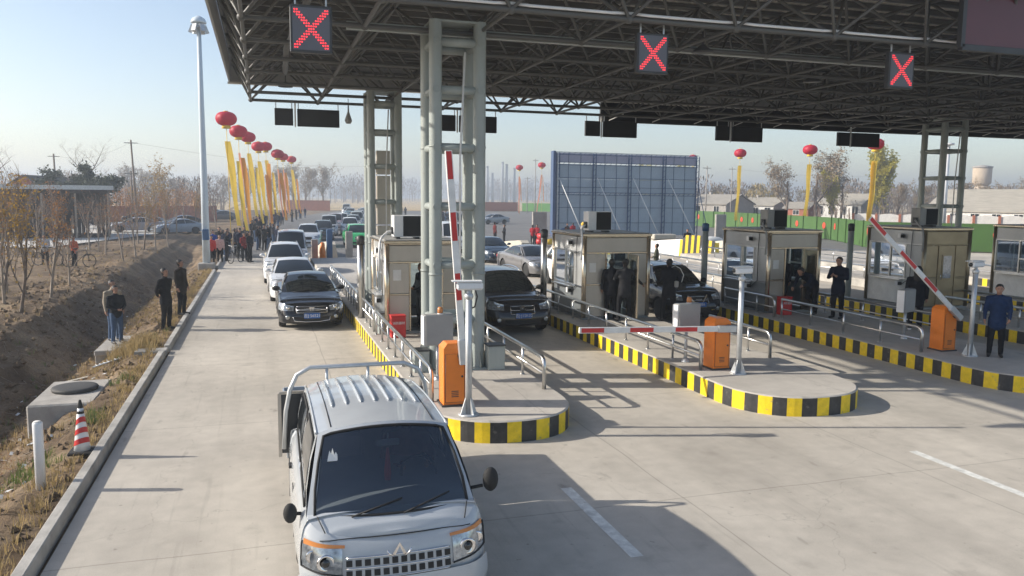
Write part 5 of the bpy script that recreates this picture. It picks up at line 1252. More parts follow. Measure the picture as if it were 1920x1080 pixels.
# bicycles
def bicycle(label, x, y, rz, z=0):
    t = thing('bicycle', label, 'bicycle', (x, y, z), rz, 'bicycles among the onlookers')
    wm = MB().tube([(0, .33 * cos(a), .33 + .33 * sin(a)) for a in [2 * pi * k / 18 for k in range(19)]], .022, 6, cap=False)
    for k in range(8): wm.tube([(0, 0, .33), (0, .32 * cos(k * pi / 4), .33 + .32 * sin(k * pi / 4))], .004, 3)
    w_ = wm.mesh('wheel', 'black_rubber')
    for yy in (-.52, .52): link('wheel', w_, t, loc=(0, yy, 0))
    part('frame', MB().tube([(0, -.52, .33), (0, -.40, .85), (0, .12, .78), (0, .05, .32), (0, -.42, .72)], .018, 6).tube([(0, .52, .33), (0, .05, .32)], .012, 5).tube([(0, .52, .33), (0, .12, .78), (0, .13, .90)], .014, 5), 'dark_metal', t)
    part('handlebar', MB().tube([(-.26, -.30, .98), (0, -.40, .95), (.26, -.30, .98)], .013, 5).tube([(0, -.40, .85), (0, -.41, .95)], .014, 5), 'galv', t); part('saddle', MB().ell((0, .14, .93), (.07, .13, .035), 8), 'black_rubber', t)
bicycle('bicycle with pale rims held in the kerb crowd', -1.45, 46.9, -.5)
bicycle('bicycle on the dirt, left one of the pair behind the saplings', -10.6, 46.2, 1.2, hfun(-10.6, 46.2)); bicycle('bicycle on the dirt, right one of the pair behind the saplings', -8.9, 44.9, 1.3, hfun(-8.9, 44.9))
person('front', 'person in a grey top astride the left bicycle on the dirt', -10.8, 46.6, 0, 20, (.5, .48, .46), 1.62, vox=.04, fingers=False, dec=.5)
person('front', 'person in an orange-red top at the right bicycle on the dirt', -9.2, 45.4, 0, 60, (.5, .12, .06), 1.6, vox=.04, fingers=False, dec=.5)
person('stand', 'person in black on the dirt at the far left edge', -15.9, 56, 0, 40, (.08, .03, .03), 1.65, vox=.04, fingers=False, dec=.5)

# ------------------------------------------------------------------ lantern balloons
def lantern(x, y, z, dia, label, banners, group):
    r = dia / 2; t = thing('lantern_balloon', label, 'balloon lantern', (x, y, z), 0, group)
    pr = [(r * max(.16, sin(pi * k / 12) ** .75), -r * .68 * cos(pi * k / 12)) for k in range(13)]
    part('lantern_body', MB().lathe(pr, n=26, rib=-.10), 'lantern_red', t)
    part('fringe', MB().lathe([(r * .40, -r * .92), (r * .36, -r * .60), (r * .3, -r * .6)], n=20, rib=.1), 'fringe', t); part('top_ring', MB().lathe([(r * .2, r * .64), (r * .2, r * .74)], n=12), 'fringe', t)
    part('rope', MB().tube([(0, 0, -r * .6), (.1, 0, -z + .2)], .02, 4), 'fringe', t)
    for k, (m_, top, bot, w_, dx0, dx1, tw) in enumerate(banners):
        def fn(u, v):
            zz = top + (bot - top) * v; xx = dx0 + (dx1 - dx0) * v + .04 * sin(v * 6 + k); wd = .62 * w_ * (.55 + .45 * sin(pi * min(1, v * 1.2 + .15))) ; a = tw * .5 + .35 * sin(v * 4 + k)
            return V(xx + (u - .5) * wd * cos(a), (u - .5) * wd * sin(a) + .08 * sin(v * 9), zz)
        part('banner', MB().grid(fn, 3, 20), m_, t)
LB = [(-2.3, 61.9, 9.2), (-1.75, 72.5, 9.1), (-1.15, 84.5, 9.45), (-.2, 91.5, 8.95), (.6, 98.9, 9.4), (1.9, 98.4, 8.55), (3.0, 117.8, 9.1), (4.6, 130.4, 9.3)]
ln = ['largest red lantern balloon, first of the left row', 'second red lantern balloon of the left row, just below the largest', 'third red lantern balloon of the left row', 'fourth red lantern balloon, left one of the overlapping middle pair', 'fifth red lantern balloon, right one of the overlapping middle pair', 'sixth red lantern balloon, larger one of the lower pair', 'seventh red lantern balloon, peeking out behind the sixth', 'last and smallest red lantern balloon of the left row']
for i, (x, y, z) in enumerate(LB):
    bn = [('banner_yellow', -1.6, -z + 1.5, .85, .05, .7, .2), ('banner_orange' if i % 2 else 'banner_yellow', -3.0, -z + .9, .6, .7, 1.25, .5)]
    if i in (1, 5, 6): bn = [('banner_orange', -2.2, -z + .8, .7, .3, .9, .1), ('banner_pink', -1.8, -z + 1.2, .45, .0, .5, .8)]
    if i == 3: bn.append(('banner_orange', -1.8, -z + .6, .8, 1.0, 1.2, .2))
    lantern(x, y, z, 1.5, ln[i], bn, 'red lantern balloons over the left roadside')
for i, (x, y, z, lab) in enumerate(((49.6, 153.9, 9.7, 'small red lantern balloon right of the foreground column'), (50.3, 142.4, 9.8, 'small red lantern balloon by the utility pole, left of the backdrop'), (72.6, 125.8, 11.0, 'red lantern balloon whose top shows over the blue backdrop'),
                      (56.0, 85.8, 9.4, 'red lantern balloon just right of the blue backdrop'), (54.7, 71, 9.0, 'red lantern balloon in the middle of the right row'), (53.3, 60.1, 8.9, 'red lantern balloon touching the rightmost black sign'))):
    bn = [('banner_yellow', -1.5, -z + 1.2, (1.0, 1.0, 1.0, 1.15, 1.25, 1.5)[i], .0, -.2, .1)] + ([('banner_yellow', -1.6, -z + 1.6, 1.0, -.25, -.35, .9)] if i == 5 else [])
    if i < 2: bn = [('banner_pink', -1.8, -z + .6, .7, 0, -.9 * i, .2), ('banner_orange', -2.2, -z + 3, .4, .2, .5, .8)]
    lantern(x, y, z, 1.5, lab, bn, 'red lantern balloons beyond the right lanes')

# ------------------------------------------------------------------ backdrop
t = thing('stage_backdrop', 'tall blue-grey backdrop hoarding on a steel frame, seen from behind', 'backdrop', (25.1, 68, 0), radians(2))
W_, H_ = 15.0, 7.85; cols = 12
for r_, (za, zb_) in enumerate(((.3, 1.5), (1.5, 2.9), (2.9, 4.2), (4.2, 5.5), (5.5, 6.85), (6.95, H_))):
    pm = MB().box(.01, W_ / cols - .01, 0, .03, 0, zb_ - za - .02).mesh('backdrop_panel', 'sheet_top' if r_ == 5 else 'sheet')
    for c_ in range(cols): link('backdrop_panel', pm, t, loc=(.25 + c_ * (W_ - .3) / cols, .1, za))
for k in range(5):
    x = .3 + k * (W_ - .5) / 4
    for d in (0, .28): part('upright', MB().bar((x + d, -.12, 0), (x + d, -.12, H_ - .05), .07, .07), 'blue_frame', t)
    rg = MB(); 
    for q in range(14): rg.bar((x, -.12, .4 + q * .53), (x + .28, -.12, .65 + q * .53), .03, .03)
    part('lacing', rg, 'blue_frame', t)
for z_ in (4.05, 6.75, 7.65):
    for d in (0, .22): part('crossbeam', MB().bar((.2, -.2, z_ + d), (W_ - .1, -.2, z_ + d), .05, .05), 'blue_frame', t)
    lc = MB()
    for q in range(28): lc.bar((.3 + q * .52, -.2, z_), (.56 + q * .52, -.2, z_ + .22), .03, .03)
    part('lacing', lc, 'blue_frame', t)
for z_ in (1.5, 2.9, 4.75, 5.6): part('sheet_rail', MB().bar((.2, -.02, z_), (W_, -.02, z_), .05, .04), 'blue_frame', t)
for k in range(13): part('sheet_stile', MB().bar((.3 + k * (W_ - .5) / 12, -.0, .2), (.3 + k * (W_ - .5) / 12, -.0, H_), .035, .04), 'blue_frame', t)
part('edge_board', MB().box(-.12, .12, -.35, .25, .3, H_ + .1), 'blue_frame', t); part('edge_post', MB().bar((.3, -.4, 0), (.3, -.4, H_), .06, .06), 'galv', t)
for k, x in enumerate((.5, 4.3, 8.0, 11.7)): part('brace', MB().tube([(x, -.2, 5.6 - .0 * k), (x + 1.35, -3.2, .15)], .036, 6), 'white_paint', t)
part('brace', MB().tube([(W_, -.1, 5.2), (W_ + 1.8, .5, .2)], .04, 6), 'blue_frame', t)

# ------------------------------------------------------------------ green hoarding and village
def hoarding(a, b_, h, m_, lab, spots=True, pw=3.0):
    a, b_ = V(*a, 0), V(*b_, 0); d = b_ - a; L_ = d.length; n_ = max(1, round(L_ / pw)); t = thing('green_hoarding', lab, 'hoarding', a, atan2(d.y, d.x))
    pm = MB().box(.015, L_ / n_ - .015, -.02, .02, .05, h).mesh('fence_panel', m_); pp = MB().box(-.04, .04, -.06, .06, 0, h + .04).mesh('fence_post', m_)
    sp = MB(); sp.lathe([(.32, -.01), (.30, .01)], axis='y', n=14); 
    for k in range(5): sp.ell((.2 * cos(k * 1.256), 0, .2 * sin(k * 1.256)), (.14, .02, .14), 8, k=4)
    spm = sp.mesh('red_rosette', 'orange_red')
    for k in range(n_): link('fence_panel', pm, t, loc=(k * L_ / n_, (k % 2) * .012, 0)); link('fence_post', pp, t, loc=(k * L_ / n_, .06, 0))
    if spots:
        for k in range(0, n_, 2):
            link('red_rosette', spm, t, loc=((k + .5) * L_ / n_, .05, h * .62)); link('red_rosette', spm, t, loc=((k + .5) * L_ / n_, -.06, h * .62))
mat('orange_red', (.62, .07, .03), .6)
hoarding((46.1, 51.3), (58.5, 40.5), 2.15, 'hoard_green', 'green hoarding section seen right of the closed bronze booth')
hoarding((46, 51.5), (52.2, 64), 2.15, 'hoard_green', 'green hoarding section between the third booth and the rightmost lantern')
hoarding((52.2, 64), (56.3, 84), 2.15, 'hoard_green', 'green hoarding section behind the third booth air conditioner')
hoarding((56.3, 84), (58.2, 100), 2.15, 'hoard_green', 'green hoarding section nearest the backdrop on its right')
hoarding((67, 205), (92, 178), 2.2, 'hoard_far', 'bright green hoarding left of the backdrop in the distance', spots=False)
# conifers in front of the hoarding
for i, (x, y) in enumerate(((48.3, 55.0), (47.4, 53.3), (46.5, 51.6))):
    t = thing('small_conifer', ['dark little conifer nearest the post by the green hoarding', 'middle little conifer before the green hoarding', 'third little conifer before the green hoarding'][i], 'shrub', (x - .5, y - .2, 0), 0, 'little conifers before the hoarding')
    part('trunk', MB().tube([(0, 0, 0), (0, 0, .4)], .03, 5), 'bark', t); cb = MB()
    for k in range(420):
        zz = rc.uniform(.12, 1.25); R_ = .26 * (1 - (zz - .12) / 1.25) ** .8 * rc.uniform(.6, 1); a = rc.uniform(0, 6.28); p = V(R_ * cos(a), R_ * sin(a), zz); q = V(cos(a) * .05, sin(a) * .05, .07); w = V(-sin(a), cos(a), 0) * .025
        cb.add([p - w, p + w, p + q], [(0, 1, 2)])
    part('crown', cb, 'leaf_dark', t)
# long far walls
def wall(a, b_, h, th, m_, lab, name='brick_wall', z=0):
    a, b_ = V(*a, 0), V(*b_, 0); d = b_ - a; t = thing(name, lab, 'wall', a + V(0, 0, z), atan2(d.y, d.x)); part('wall_body', MB().box(0, d.length, -th / 2, th / 2, 0, h), m_, t); part('coping', MB().box(-.05, d.length + .05, -th / 2 - .05, th / 2 + .05, h + .001, h + .1), m_, t)
wall((6, 205), (16, 201), 2.4, .2, 'brick_red', 'brick-red hoarding behind the onlookers, left of the road end'); wall((48, 208), (66, 206), 2.3, .2, 'brick_red', 'brick-red hoarding left of the far green one')
wall((-26, 112), (-6, 118), 2.0, .3, 'brick_red', 'red brick wall behind the parked cars at left', z=.05)
def house(x, y, w, d, hw_, hr, lab, wallm='wall_grey', roofm='roof_grey', rz=0, wins=3, chim=True, front='wall_white'):
    """ridge along local X, eaves facing the camera"""
    t = thing('village_house', lab, 'house', (x, y, 0), rz, 'low village houses beyond the hoarding'); e = .35
    part('wall', MB().box(-w / 2, w / 2, -d / 2, d / 2, 0, hw_).add([(-w / 2, -d / 2, hw_), (-w / 2, d / 2, hw_), (-w / 2, 0, hr - .06)], [(0, 2, 1)]).add([(w / 2, -d / 2, hw_), (w / 2, d / 2, hw_), (w / 2, 0, hr - .06)], [(0, 1, 2)]), wallm, t)
    rf = MB(); yy = -d / 2 - e; zz = hw_ - (hr - hw_) * e / (d / 2)
    for s_ in (1, -1):
        rf.add([(-w / 2 - e, s_ * yy, zz), (w / 2 + e, s_ * yy, zz), (w / 2 + e, 0, hr), (-w / 2 - e, 0, hr), (-w / 2 - e, s_ * yy, zz + .14), (w / 2 + e, s_ * yy, zz + .14), (w / 2 + e, 0, hr + .14), (-w / 2 - e, 0, hr + .14)], [(0, 1, 2, 3), (7, 6, 5, 4), (0, 4, 5, 1), (3, 2, 6, 7), (0, 3, 7, 4), (1, 5, 6, 2)])
    r_ = part('roof', rf, roofm, t)
    if chim: part('chimney', MB().box(-w * .3 - .25, -w * .3 + .25, -.2, .3, hr - .3, hr + .55), wallm, r_)
    part('front_wall', MB().box(-w / 2 + .05, w / 2 - .05, -d / 2 - .04, -d / 2 - .003, .1, hw_ - .05), front, t)
    for k in range(wins):
        cx = -w / 2 + (k + .5) * w / wins; f_ = part('window', MB().box(cx - .65, cx + .65, -d / 2 - .09, -d / 2 - .045, 1.0, hw_ - .35), 'wall_white', t)
        for s_ in (-1, 1): part('pane', MB().box(cx + s_ * .31 - .27, cx + s_ * .31 + .27, -d / 2 - .105, -d / 2 - .092, 1.08, hw_ - .43), 'car_glass', f_)
    return t
mat('roof_pale', (.34, .315, .265), .8, var=.22, scale=2, stretch=(.4, 2, 1), bump=.3)
house(85, 136, 9, 8, 2.9, 4.6, 'grey gabled house just right of the backdrop', rz=-1.25, front='wall_grey', wins=2); house(95.5, 136, 8, 8, 2.7, 4.1, 'low pale house second from the backdrop', 'wall_grey', 'roof_pale', rz=-1.2, wins=3)
house(110, 130, 9.5, 9, 3.1, 5.0, 'white-fronted house with large windows between two lanterns', 'wall_grey', 'roof_pale', rz=-1.2, wins=4); house(108.5, 96, 15, 13, 2.4, 5.6, 'wide pale-roofed house at the right edge behind the booths', 'wall_grey', 'roof_pale', rz=-1.25, wins=5, chim=False)
house(97.5, 128, 5, 4, 2.3, 3.3, 'small brick outhouse left of the white-fronted house', 'brick_red', 'roof_grey', rz=-1.2, wins=1, chim=False, front='brick_red')
t = thing('compound_wall', 'white compound wall with arched panels right of the rightmost lantern', 'wall', (70, 82, 0), -.75)
for k in range(9):
    f = lambda u, v, k=k: V(k * 2.6 + .1 + u * 2.4, 0, .9 + v * (1.15 + .18 * sin(pi * u)))
    part('arched_panel', MB().grid(f, 8, 1, smooth=False), 'wall_white', t); part('pier', MB().box(k * 2.6 - .14, k * 2.6 + .14, -.12, .14, 0, 2.2), 'brick_red', t)
part('plinth', MB().box(0, 23.4, .02, .2, 0, .9), 'brick_red', t); part('backing', MB().box(0, 23.4, .1, .22, .9, 2.0), 'brick_red', t)
# water tower
t = thing('water_tower', 'squat round water tower with a wide drum above the trees at right', 'water tower', (219.5, 200, 0))
t.scale = (.52, .52, .71)
part('shaft', MB().lathe([(4.2, 0), (3.7, 13)], n=24), 'tower_brick', t); part('drum', MB().lathe([(3.9, 12.6), (5.2, 13.6), (5.3, 20.4), (5.2, 20.5)], n=28), 'tower_brick', t); part('rim', MB().lathe([(5.7, 20.4), (5.7, 21.0), (.5, 21.7)], n=28), 'wall_grey', t)
# light poles
t = thing('light_mast', 'tall pale blue-white lighting mast with a lamp crown beside the kerb crowd', 'light mast', (-2.76, 43.4, -.02))
part('shaft', MB().lathe([(.19, .3), (.17, 4), (.135, 8), (.10, 12.2)], n=14), 'pole_paint', t); part('footing', MB().box(-.4, .4, -.4, .4, -.3, .32), 'old_concrete', t, bevel=.03)
cr = MB().lathe([(.08, 12.55), (.30, 12.42), (.38, 12.25), (.36, 12.2)], n=20); part('crown_disc', cr, 'pole_paint', t)
for k in range(6):
    a = k * pi / 3; part('floodlight', MB().bar((.28 * cos(a), .28 * sin(a), 12.1), (.42 * cos(a), .42 * sin(a), 11.75), .22, .14), 'galv', t); 
part('ring', MB().lathe([(.30, 11.95), (.32, 12.0)], n=16), 'galv', t); part('control_box', MB().box(-.15, .17, -.32, -.2, 1.5, 2.05), 'blue_paint', t, bevel=.02)
t = thing('light_mast', 'white mast with a flat round cap seen through the right column', 'light mast', (51.2, 50, 0)); part('shaft', MB().lathe([(.26, 0), (.2, 8.2)], n=14), 'white_plastic', t); part('cap', MB().lathe([(.48, 8.15), (.48, 8.3)], n=18), 'white_plastic', t)
def upole(x, y, h, lab, r=.11, lean=0, arms=1):
    t = thing('utility_pole', lab, 'utility pole', (x, y, 0), 0, 'utility poles on the skyline'); part('shaft', MB().tube([(0, 0, 0), (lean, 0, h)], [r * 1.25, r * .8], 8), 'bark' if x < 0 else 'wall_grey', t)
    for k in range(arms): part('crossarm', MB().bar((lean - .7, 0, h - .35 - k * .6), (lean + .7, 0, h - .35 - k * .6), .08, .08), 'dark_metal', t)
upole(-13.6, 100, 9.8, 'tall dark utility pole left of the light mast', .11, -.35, 1); upole(-26, 120, 8.9, 'utility pole above the long shed roof', .13, -.15); upole(-24.6, 120, 6.7, 'leaning dark post stub behind the shed roof', .14, -1.2, 0); upole(-15.4, 110, 6.6, 'short utility pole left of the tallest one', .10, -.1)
upole(62, 180, 12.8, 'utility pole behind the lantern left of the backdrop', .12); upole(60, 180, 8.6, 'lamp post between two small lanterns', .09); upole(66, 110, 8.9, 'slim street pole just right of the backdrop', .10); upole(82, 128, 9.6, 'utility pole left of the lantern beside the backdrop', .09); upole(34, 205, 9.5, 'pole with many crossarms right of the rear column', .12, 0, 4)
for a, b_, lab in (((82, 128, 9.3), (150, 160, 10.2), 'thin power line running right from the pole beside the backdrop'), ((-26, 120, 8.6), (-13.9, 100, 9.5), 'thin power line above the shed'), ((-13.9, 100, 9.5), (20, 160, 9.5), 'thin power line running right from the tall dark pole')):
    a, b_ = V(*a), V(*b_); tag(part('power_line', MB().tube([a.lerp(b_, k / 12) - V(0, 0, .9 * sin(pi * k / 12)) for k in range(13)], .010, 4), 'dark_metal'), lab, 'cable')

# ------------------------------------------------------------------ shed at left
t = thing('long_shed', 'long dark open shed with a thin pale flat roof at the left edge', 'shed', (-12.4, 75, .0), radians(8))
part('roof', MB().box(-26, .4, -1.8, 6.5, 4.12, 4.36), 'roof_grey', t); part('roof_edge', MB().box(-26, .45, -1.88, -1.81, 4.05, 4.40), 'galv', t)
part('beam', MB().box(-26, 0, -1.4, -1.2, 3.75, 4.11), 'wood_dark', t)
for k in range(11): part('post', MB().bar((-k * 2.4, -1.3, 0), (-k * 2.4, -1.3, 3.75), .14, .14), 'bark_pale' if k < 3 else 'wood_dark', t)
brd = MB().box(0, .27, 0, .04, .0, 3.95).mesh('board', 'wood_dark')
for k in range(78):
    if k in (3, 4, 9, 10, 11): 
        link('board', MB().box(0, .27, 0, .04, 1.9, 3.95).mesh('board', 'wood_dark'), t, loc=(-.35 - k * .3, 1.2 + .01 * (k % 3), 0)); continue
    link('board', brd, t, loc=(-.35 - k * .3, 1.2 + .01 * (k % 3), 0))
part('rear_wall', MB().box(-26, -3.2, 6.1, 6.3, 0, 4.1), 'wood_dark', t); part('shade_floor', MB().box(-26, -.2, -1.2, 6.0, .11, .16), 'wood_dark', t); part('side_boards', MB().box(-.1, -.04, -.1, 6.2, 0, 4.1), 'wood_dark', t)  # dark floor sheet added so the shed interior looks shaded
house(-25.5, 112, 10, 8, 3.2, 5.7, 'brick house with a dark gable behind the long shed', 'brick_red', 'wood_dark', rz=1.35, wins=2, chim=False, front='brick_red')

# ------------------------------------------------------------------ trees
def tree_parts(seed, h, spread, depth, leafm, nleaf, trunk_r, lsz=.1, up=.6, first=.25, lz=(0, 1), n3=3):
    rg = random.Random(seed); tr = MB(); tw = MB(); lf = MB(); tips = []
    def br(p, d, L_, r, lev, target):
        pts = [p]; q = p.copy(); dd = d.copy(); k_ = 4
        for k in range(k_):
            dd = (dd + V(rg.uniform(-.14, .14), rg.uniform(-.14, .14), rg.uniform(-.03, .12))).normalized(); q = q + dd * L_ / k_; pts.append(q.copy())
        (tr if lev == 0 else tw).tube(pts, [max(r, .006) * (1 - .55 * k / k_) for k in range(k_ + 1)], 6 if lev == 0 else n3, cap=False)
        if lev >= depth: tips.append((pts, L_)); return
        if lev >= 1: tips.append((pts, L_))
        nb_ = rg.randint(3, 5) if lev else rg.randint(5, 8)
        for k in range(nb_):
            f = first + (1 - first) * (k + rg.random()) / nb_ if lev == 0 else .25 + .75 * (k + rg.random()) / nb_; f = min(f, .99); i = int(f * k_); s_ = pts[i].lerp(pts[i + 1], f * k_ - i)
            a = rg.uniform(0, 2 * pi); side = V(cos(a), sin(a), 0); nd = (dd * .55 + side * spread + V(0, 0, up)).normalized()
            br(s_, nd, L_ * rg.uniform(.42, .68) * (1.15 - .35 * f if lev == 0 else 1), r * (1 - .5 * f) * .55, lev + 1, target)
    br(V(0, 0, 0), V(rg.uniform(-.06, .06), rg.uniform(-.06, .06), 1).normalized(), h * .62, trunk_r, 0, None)
    for _ in range(nleaf):
        pts, L_ = rg.choice(tips); i = rg.randint(1, len(pts) - 1); p = pts[i - 1].lerp(pts[i], rg.random()) + V(rg.gauss(0, .12), rg.gauss(0, .12), rg.gauss(0, .1)) * (h / 4)
        if not lz[0] <= p.z / h <= lz[1]: continue
        a, b_ = V(rg.gauss(0, 1), rg.gauss(0, 1), rg.gauss(0, 1)).normalized(), V(rg.gauss(0, 1), rg.gauss(0, 1), rg.gauss(0, 1)).normalized(); s_ = lsz * rg.uniform(.6, 1.4)
        lf.add([p, p + a * s_, p + a * s_ * .6 + b_ * s_ * .6, p + b_ * s_ * .7], [(0, 1, 2, 3)])
    return tr, tw, lf, leafm
mat('scrub_brown', (.25, .19, .12), .9, var=.3, scale=1); mat('scrub_ochre', (.26, .20, .08), .9, var=.3, scale=1); mat('scrub_orange', (.33, .17, .08), .9, var=.3, scale=1)
def make_tree(label, loc, *a, barkm='bark', twigm='twig', group=None, name='bare_tree', sc=1, rz=0):
    tr, tw, lf, lm_ = tree_parts(*a[:1], **a[1]); t = thing(name, label, 'tree', loc, rz, group, sc)
    part('trunk', tr, barkm, t); c_ = part('branches', tw, twigm, t)
    if lf.v: part('foliage', lf, lm_, t)
    return t
# near saplings on the far bank of the ditch
saps = [(-7.2, 27.8, 1, 4.3), (-7.3, 32.0, 0, 3.9), (-7.35, 35.2, 2, 3.2), (-9.2, 33.5, 1, 4.6), (-7.4, 48.5, 0, 4.0), (-7.1, 50.9, 2, 4.2), (-7.5, 57.5, 1, 4.4), (-6.9, 58.4, 0, 4.0), (-6.6, 63, 2, 4.4), (-7.9, 72, 1, 4.6), (-7.2, 76, 0, 4.8), (-7.4, 86, 2, 5.0), (-6.6, 90, 1, 4.8), (-5.6, 84, 0, 4.4), (-12.5, 52, 2, 4.6), (-15.5, 56, 1, 5.0), (-13.8, 62, 0, 4.6), (-11.2, 60, 2, 4.2), (-9.0, 66, 0, 4.4), (-17.5, 60, 1, 5.2), (-5.0, 96, 2, 5)]
sl_ = ['slender sapling with orange leaves nearest the camera on the ditch bank', 'forked sapling with orange leaves, second on the ditch bank', 'small twiggy sapling third on the ditch bank', 'tall sapling with ochre leaves set back behind the first two', 'bare thin sapling left of the pair before the parked sedan', 'bare thin sapling right of its twin before the parked sedan', 'orange-leaved sapling before the silver-blue sedan', 'sapling immediately right of the orange-leaved one', 'thin bare sapling by the end of the ditch', 'sapling near the black parked car', 'sapling left of the light mast', 'grey bare sapling close to the light mast', 'sapling right behind the light mast', 'sapling just right of the light mast', 'bushy ochre sapling before the shed', 'sapling covering the dark posts of the shed', 'twiggy sapling before the shed boards', 'sapling before the right end of the shed', 'sapling on the edge of the concrete lot', 'leafless sapling at the far left before the shed', 'far sapling beside the kerb crowd']
protos = []
for k, (sd_, lm_, nl) in enumerate(((11, 'leaf_orange', 430), (23, 'leaf_ochre', 520), (37, 'leaf_orange', 150))):
    protos.append((sd_, dict(h=4.2, spread=.55, depth=3, leafm=lm_, nleaf=nl, trunk_r=.055 if k else .06, lsz=.075, up=.75, first=.2)))
pt = []
nsap = len(saps)
for _ in range(18):
    a_ = rc.random(); saps.append((-8.2 - 11 * rc.random() ** 1.2, 30 + 32 * a_, rc.choice((0, 1, 2, 2)), rc.uniform(3.2, 5.0))); sl_.append('twiggy sapling in the loose cluster on the dirt before the shed')
for i, (x, y, k, h) in enumerate(saps):
    z = hfun(x, y) - .03
    if len(pt) < 3 and k == [0, 1, 2][len(pt)] if False else k not in [q[0] for q in pt]:
        t = make_tree(sl_[i], (x, y, z), protos[k][0], protos[k][1], barkm='bark_pale' if k != 1 else 'bark', name='sapling', group='saplings along the ditch', sc=h / 4.2, rz=rc.uniform(0, 6)); pt.append((k, t))
    else:
        src = dict(pt)[k]; dup(src, (x, y, z), rc.uniform(0, 6.28), sl_[i], group='saplings along the ditch' if i < nsap else 'saplings in the cluster before the shed', sc=h / 4.2)
# big trees
bare1 = make_tree('large bare tree with a rounded crown rising behind the shed', (-19.0, 96, 0), 5, dict(h=10.0, spread=.95, depth=4, leafm='leaf_dark', nleaf=2500, trunk_r=.24, lsz=.2, up=.35, first=.22, lz=(.05, .55)), name='broad_tree')
bush = make_tree('dark green bushy tree at the right end of the shed roof', (-16.2, 92, 0), 6, dict(h=7.4, spread=1.0, depth=4, leafm='leaf_dark', nleaf=5200, trunk_r=.2, lsz=.24, up=.3, first=.15, lz=(.1, 1.2)), name='bushy_tree')
dup(bush, (-20.8, 94, 0), 2, 'dull green bushy tree left of the large bare one behind the shed', sc=.92)
dup(bush, (-18.6, 92, 0), 4, 'dark green bushy tree below the large bare crown behind the shed', sc=.85)
big = [(-33, 120, 8.5, 'bare tree at the left edge of the skyline'), (-37, 128, 8.0, 'bare tree cut by the left edge of the picture')]
for x, y, h, lab in big: dup(bare1, (x, y, 0), rc.uniform(0, 6), lab, group=None, sc=h / 8)
ochre = make_tree('thin yellow-leaved tree beside the tall dark utility pole', (-12.2, 108, 0), 8, dict(h=7.5, spread=.6, depth=4, leafm='leaf_ochre', nleaf=900, trunk_r=.14, lsz=.17, up=.6, first=.3, lz=(.45, 1.2)), name='yellow_tree')
dup(ochre, (-14.6, 110, 0), 2, 'lower yellow-leaved tree at the foot of the short utility pole', sc=.62)
poplar = make_tree('tall yellow-green tree right of the rightmost lantern banner', (108, 118, 0), 9, dict(h=11, spread=.5, depth=4, leafm='leaf_green', nleaf=8500, trunk_r=.24, lsz=.32, up=.7, first=.08, lz=(.0, 1.3)), name='leafy_tree', sc=1.1)
for x, y, h, lab in ((99.5, 122, 8, 'smaller yellow-green tree behind the white-fronted house'), (71, 140, 9.0, 'low olive tree right behind the backdrop'), (86, 150, 9.5, 'low olive tree behind the pale low house'), (79, 150, 9.0, 'low olive tree behind the grey gabled house')):
    dup(poplar, (x, y, 0), rc.uniform(0, 6), lab, sc=h / 11)
barebig = make_tree('large bare tree with a wide crown above the white-fronted house', (97.5, 124, 0), 13, dict(h=11, spread=.9, depth=4, leafm='scrub_brown', nleaf=2600, trunk_r=.26, lsz=.22, up=.4, first=.18, lz=(0, 1.2)), name='bare_tree', sc=1.3)
for i, (x, y, h, lab) in enumerate(((91, 124, 9.5, 'bare tree left of the wide bare crown above the village'), (103, 124, 9, 'bare tree between the wide crown and the yellow-green tree'), (113, 116, 8, 'brown bare tree left of the right column'), (118, 112, 8.5, 'brown bare tree just behind the right column'), (123, 108, 8, 'brown bare tree between the right column and the water tower'), (129, 108, 8.8, 'bare tree below the water tower'), (135, 106, 8.6, 'bare tree right of the water tower'), (140, 104, 8, 'bare tree at the right edge of the skyline'), (132, 118, 8, 'bare tree behind the one below the water tower'), (118, 126, 8.5, 'bare tree rising over the hidden grey roof'))):
    dup(barebig, (x, y, 0), rc.uniform(0, 6), lab, sc=h / (9 if i < 2 else 11.5))
far_t = [(8 + 4.2 * k + rc.uniform(-1, 1), 235 + rc.uniform(-10, 20)) for k in range(4)]
for i, (x, y) in enumerate(((3.5, 240), (8.5, 238), (12.5, 246), (17, 240), (-4, 236), (-9, 246), (-16, 230), (-22, 242), (-28, 236), (-36, 246), (-46, 236), (-54, 248))):
    dup(barebig, (x, y, 0), rc.uniform(0, 6), 'bare tree of the row along the field edge, left of the road end', 'tree', 'row of bare trees along the field edge', sc=(13.5 if i < 4 else 11 + rc.uniform(-2, 2)) / 11)
# far tree belts that read as one mass
def belt(name, x0, x1, y0, y1, n_, hmin, hmax, seed, m_='twig', dens=46):
    rg = random.Random(seed); mb = MB()
    for _ in range(n_):
        x, y, h = rg.uniform(x0, x1), rg.uniform(y0, y1), rg.uniform(hmin, hmax); w = h * rg.uniform(.28, .42)
        mb.tube([(x, y, 0), (x + rg.uniform(-.4, .4), y, h * .7)], [.22, .08], 4, cap=False)
        for k in range(dens):
            a = rg.uniform(0, 6.28); zz = h * (.18 + .82 * rg.random() ** .8); R_ = w * sin(pi * min(1, max(.08, (zz / h - .1) * .95))) ** .6 * rg.random() ** .5; p = V(x + R_ * cos(a), y + R_ * sin(a), zz)
            q = V(rg.uniform(-.5, .5), rg.uniform(-.5, .5), rg.uniform(.3, 1.1)) * h * .10; s_ = V(rg.uniform(-1, 1), rg.uniform(-1, 1), rg.uniform(-.3, .3)).normalized() * rg.uniform(.10, .28) * h / 12
            mb.add([p, p + q + s_, p + q * 1.4, p + q - s_], [(0, 1, 2, 3)])
    o = part(name, mb, m_, kind='stuff'); return o
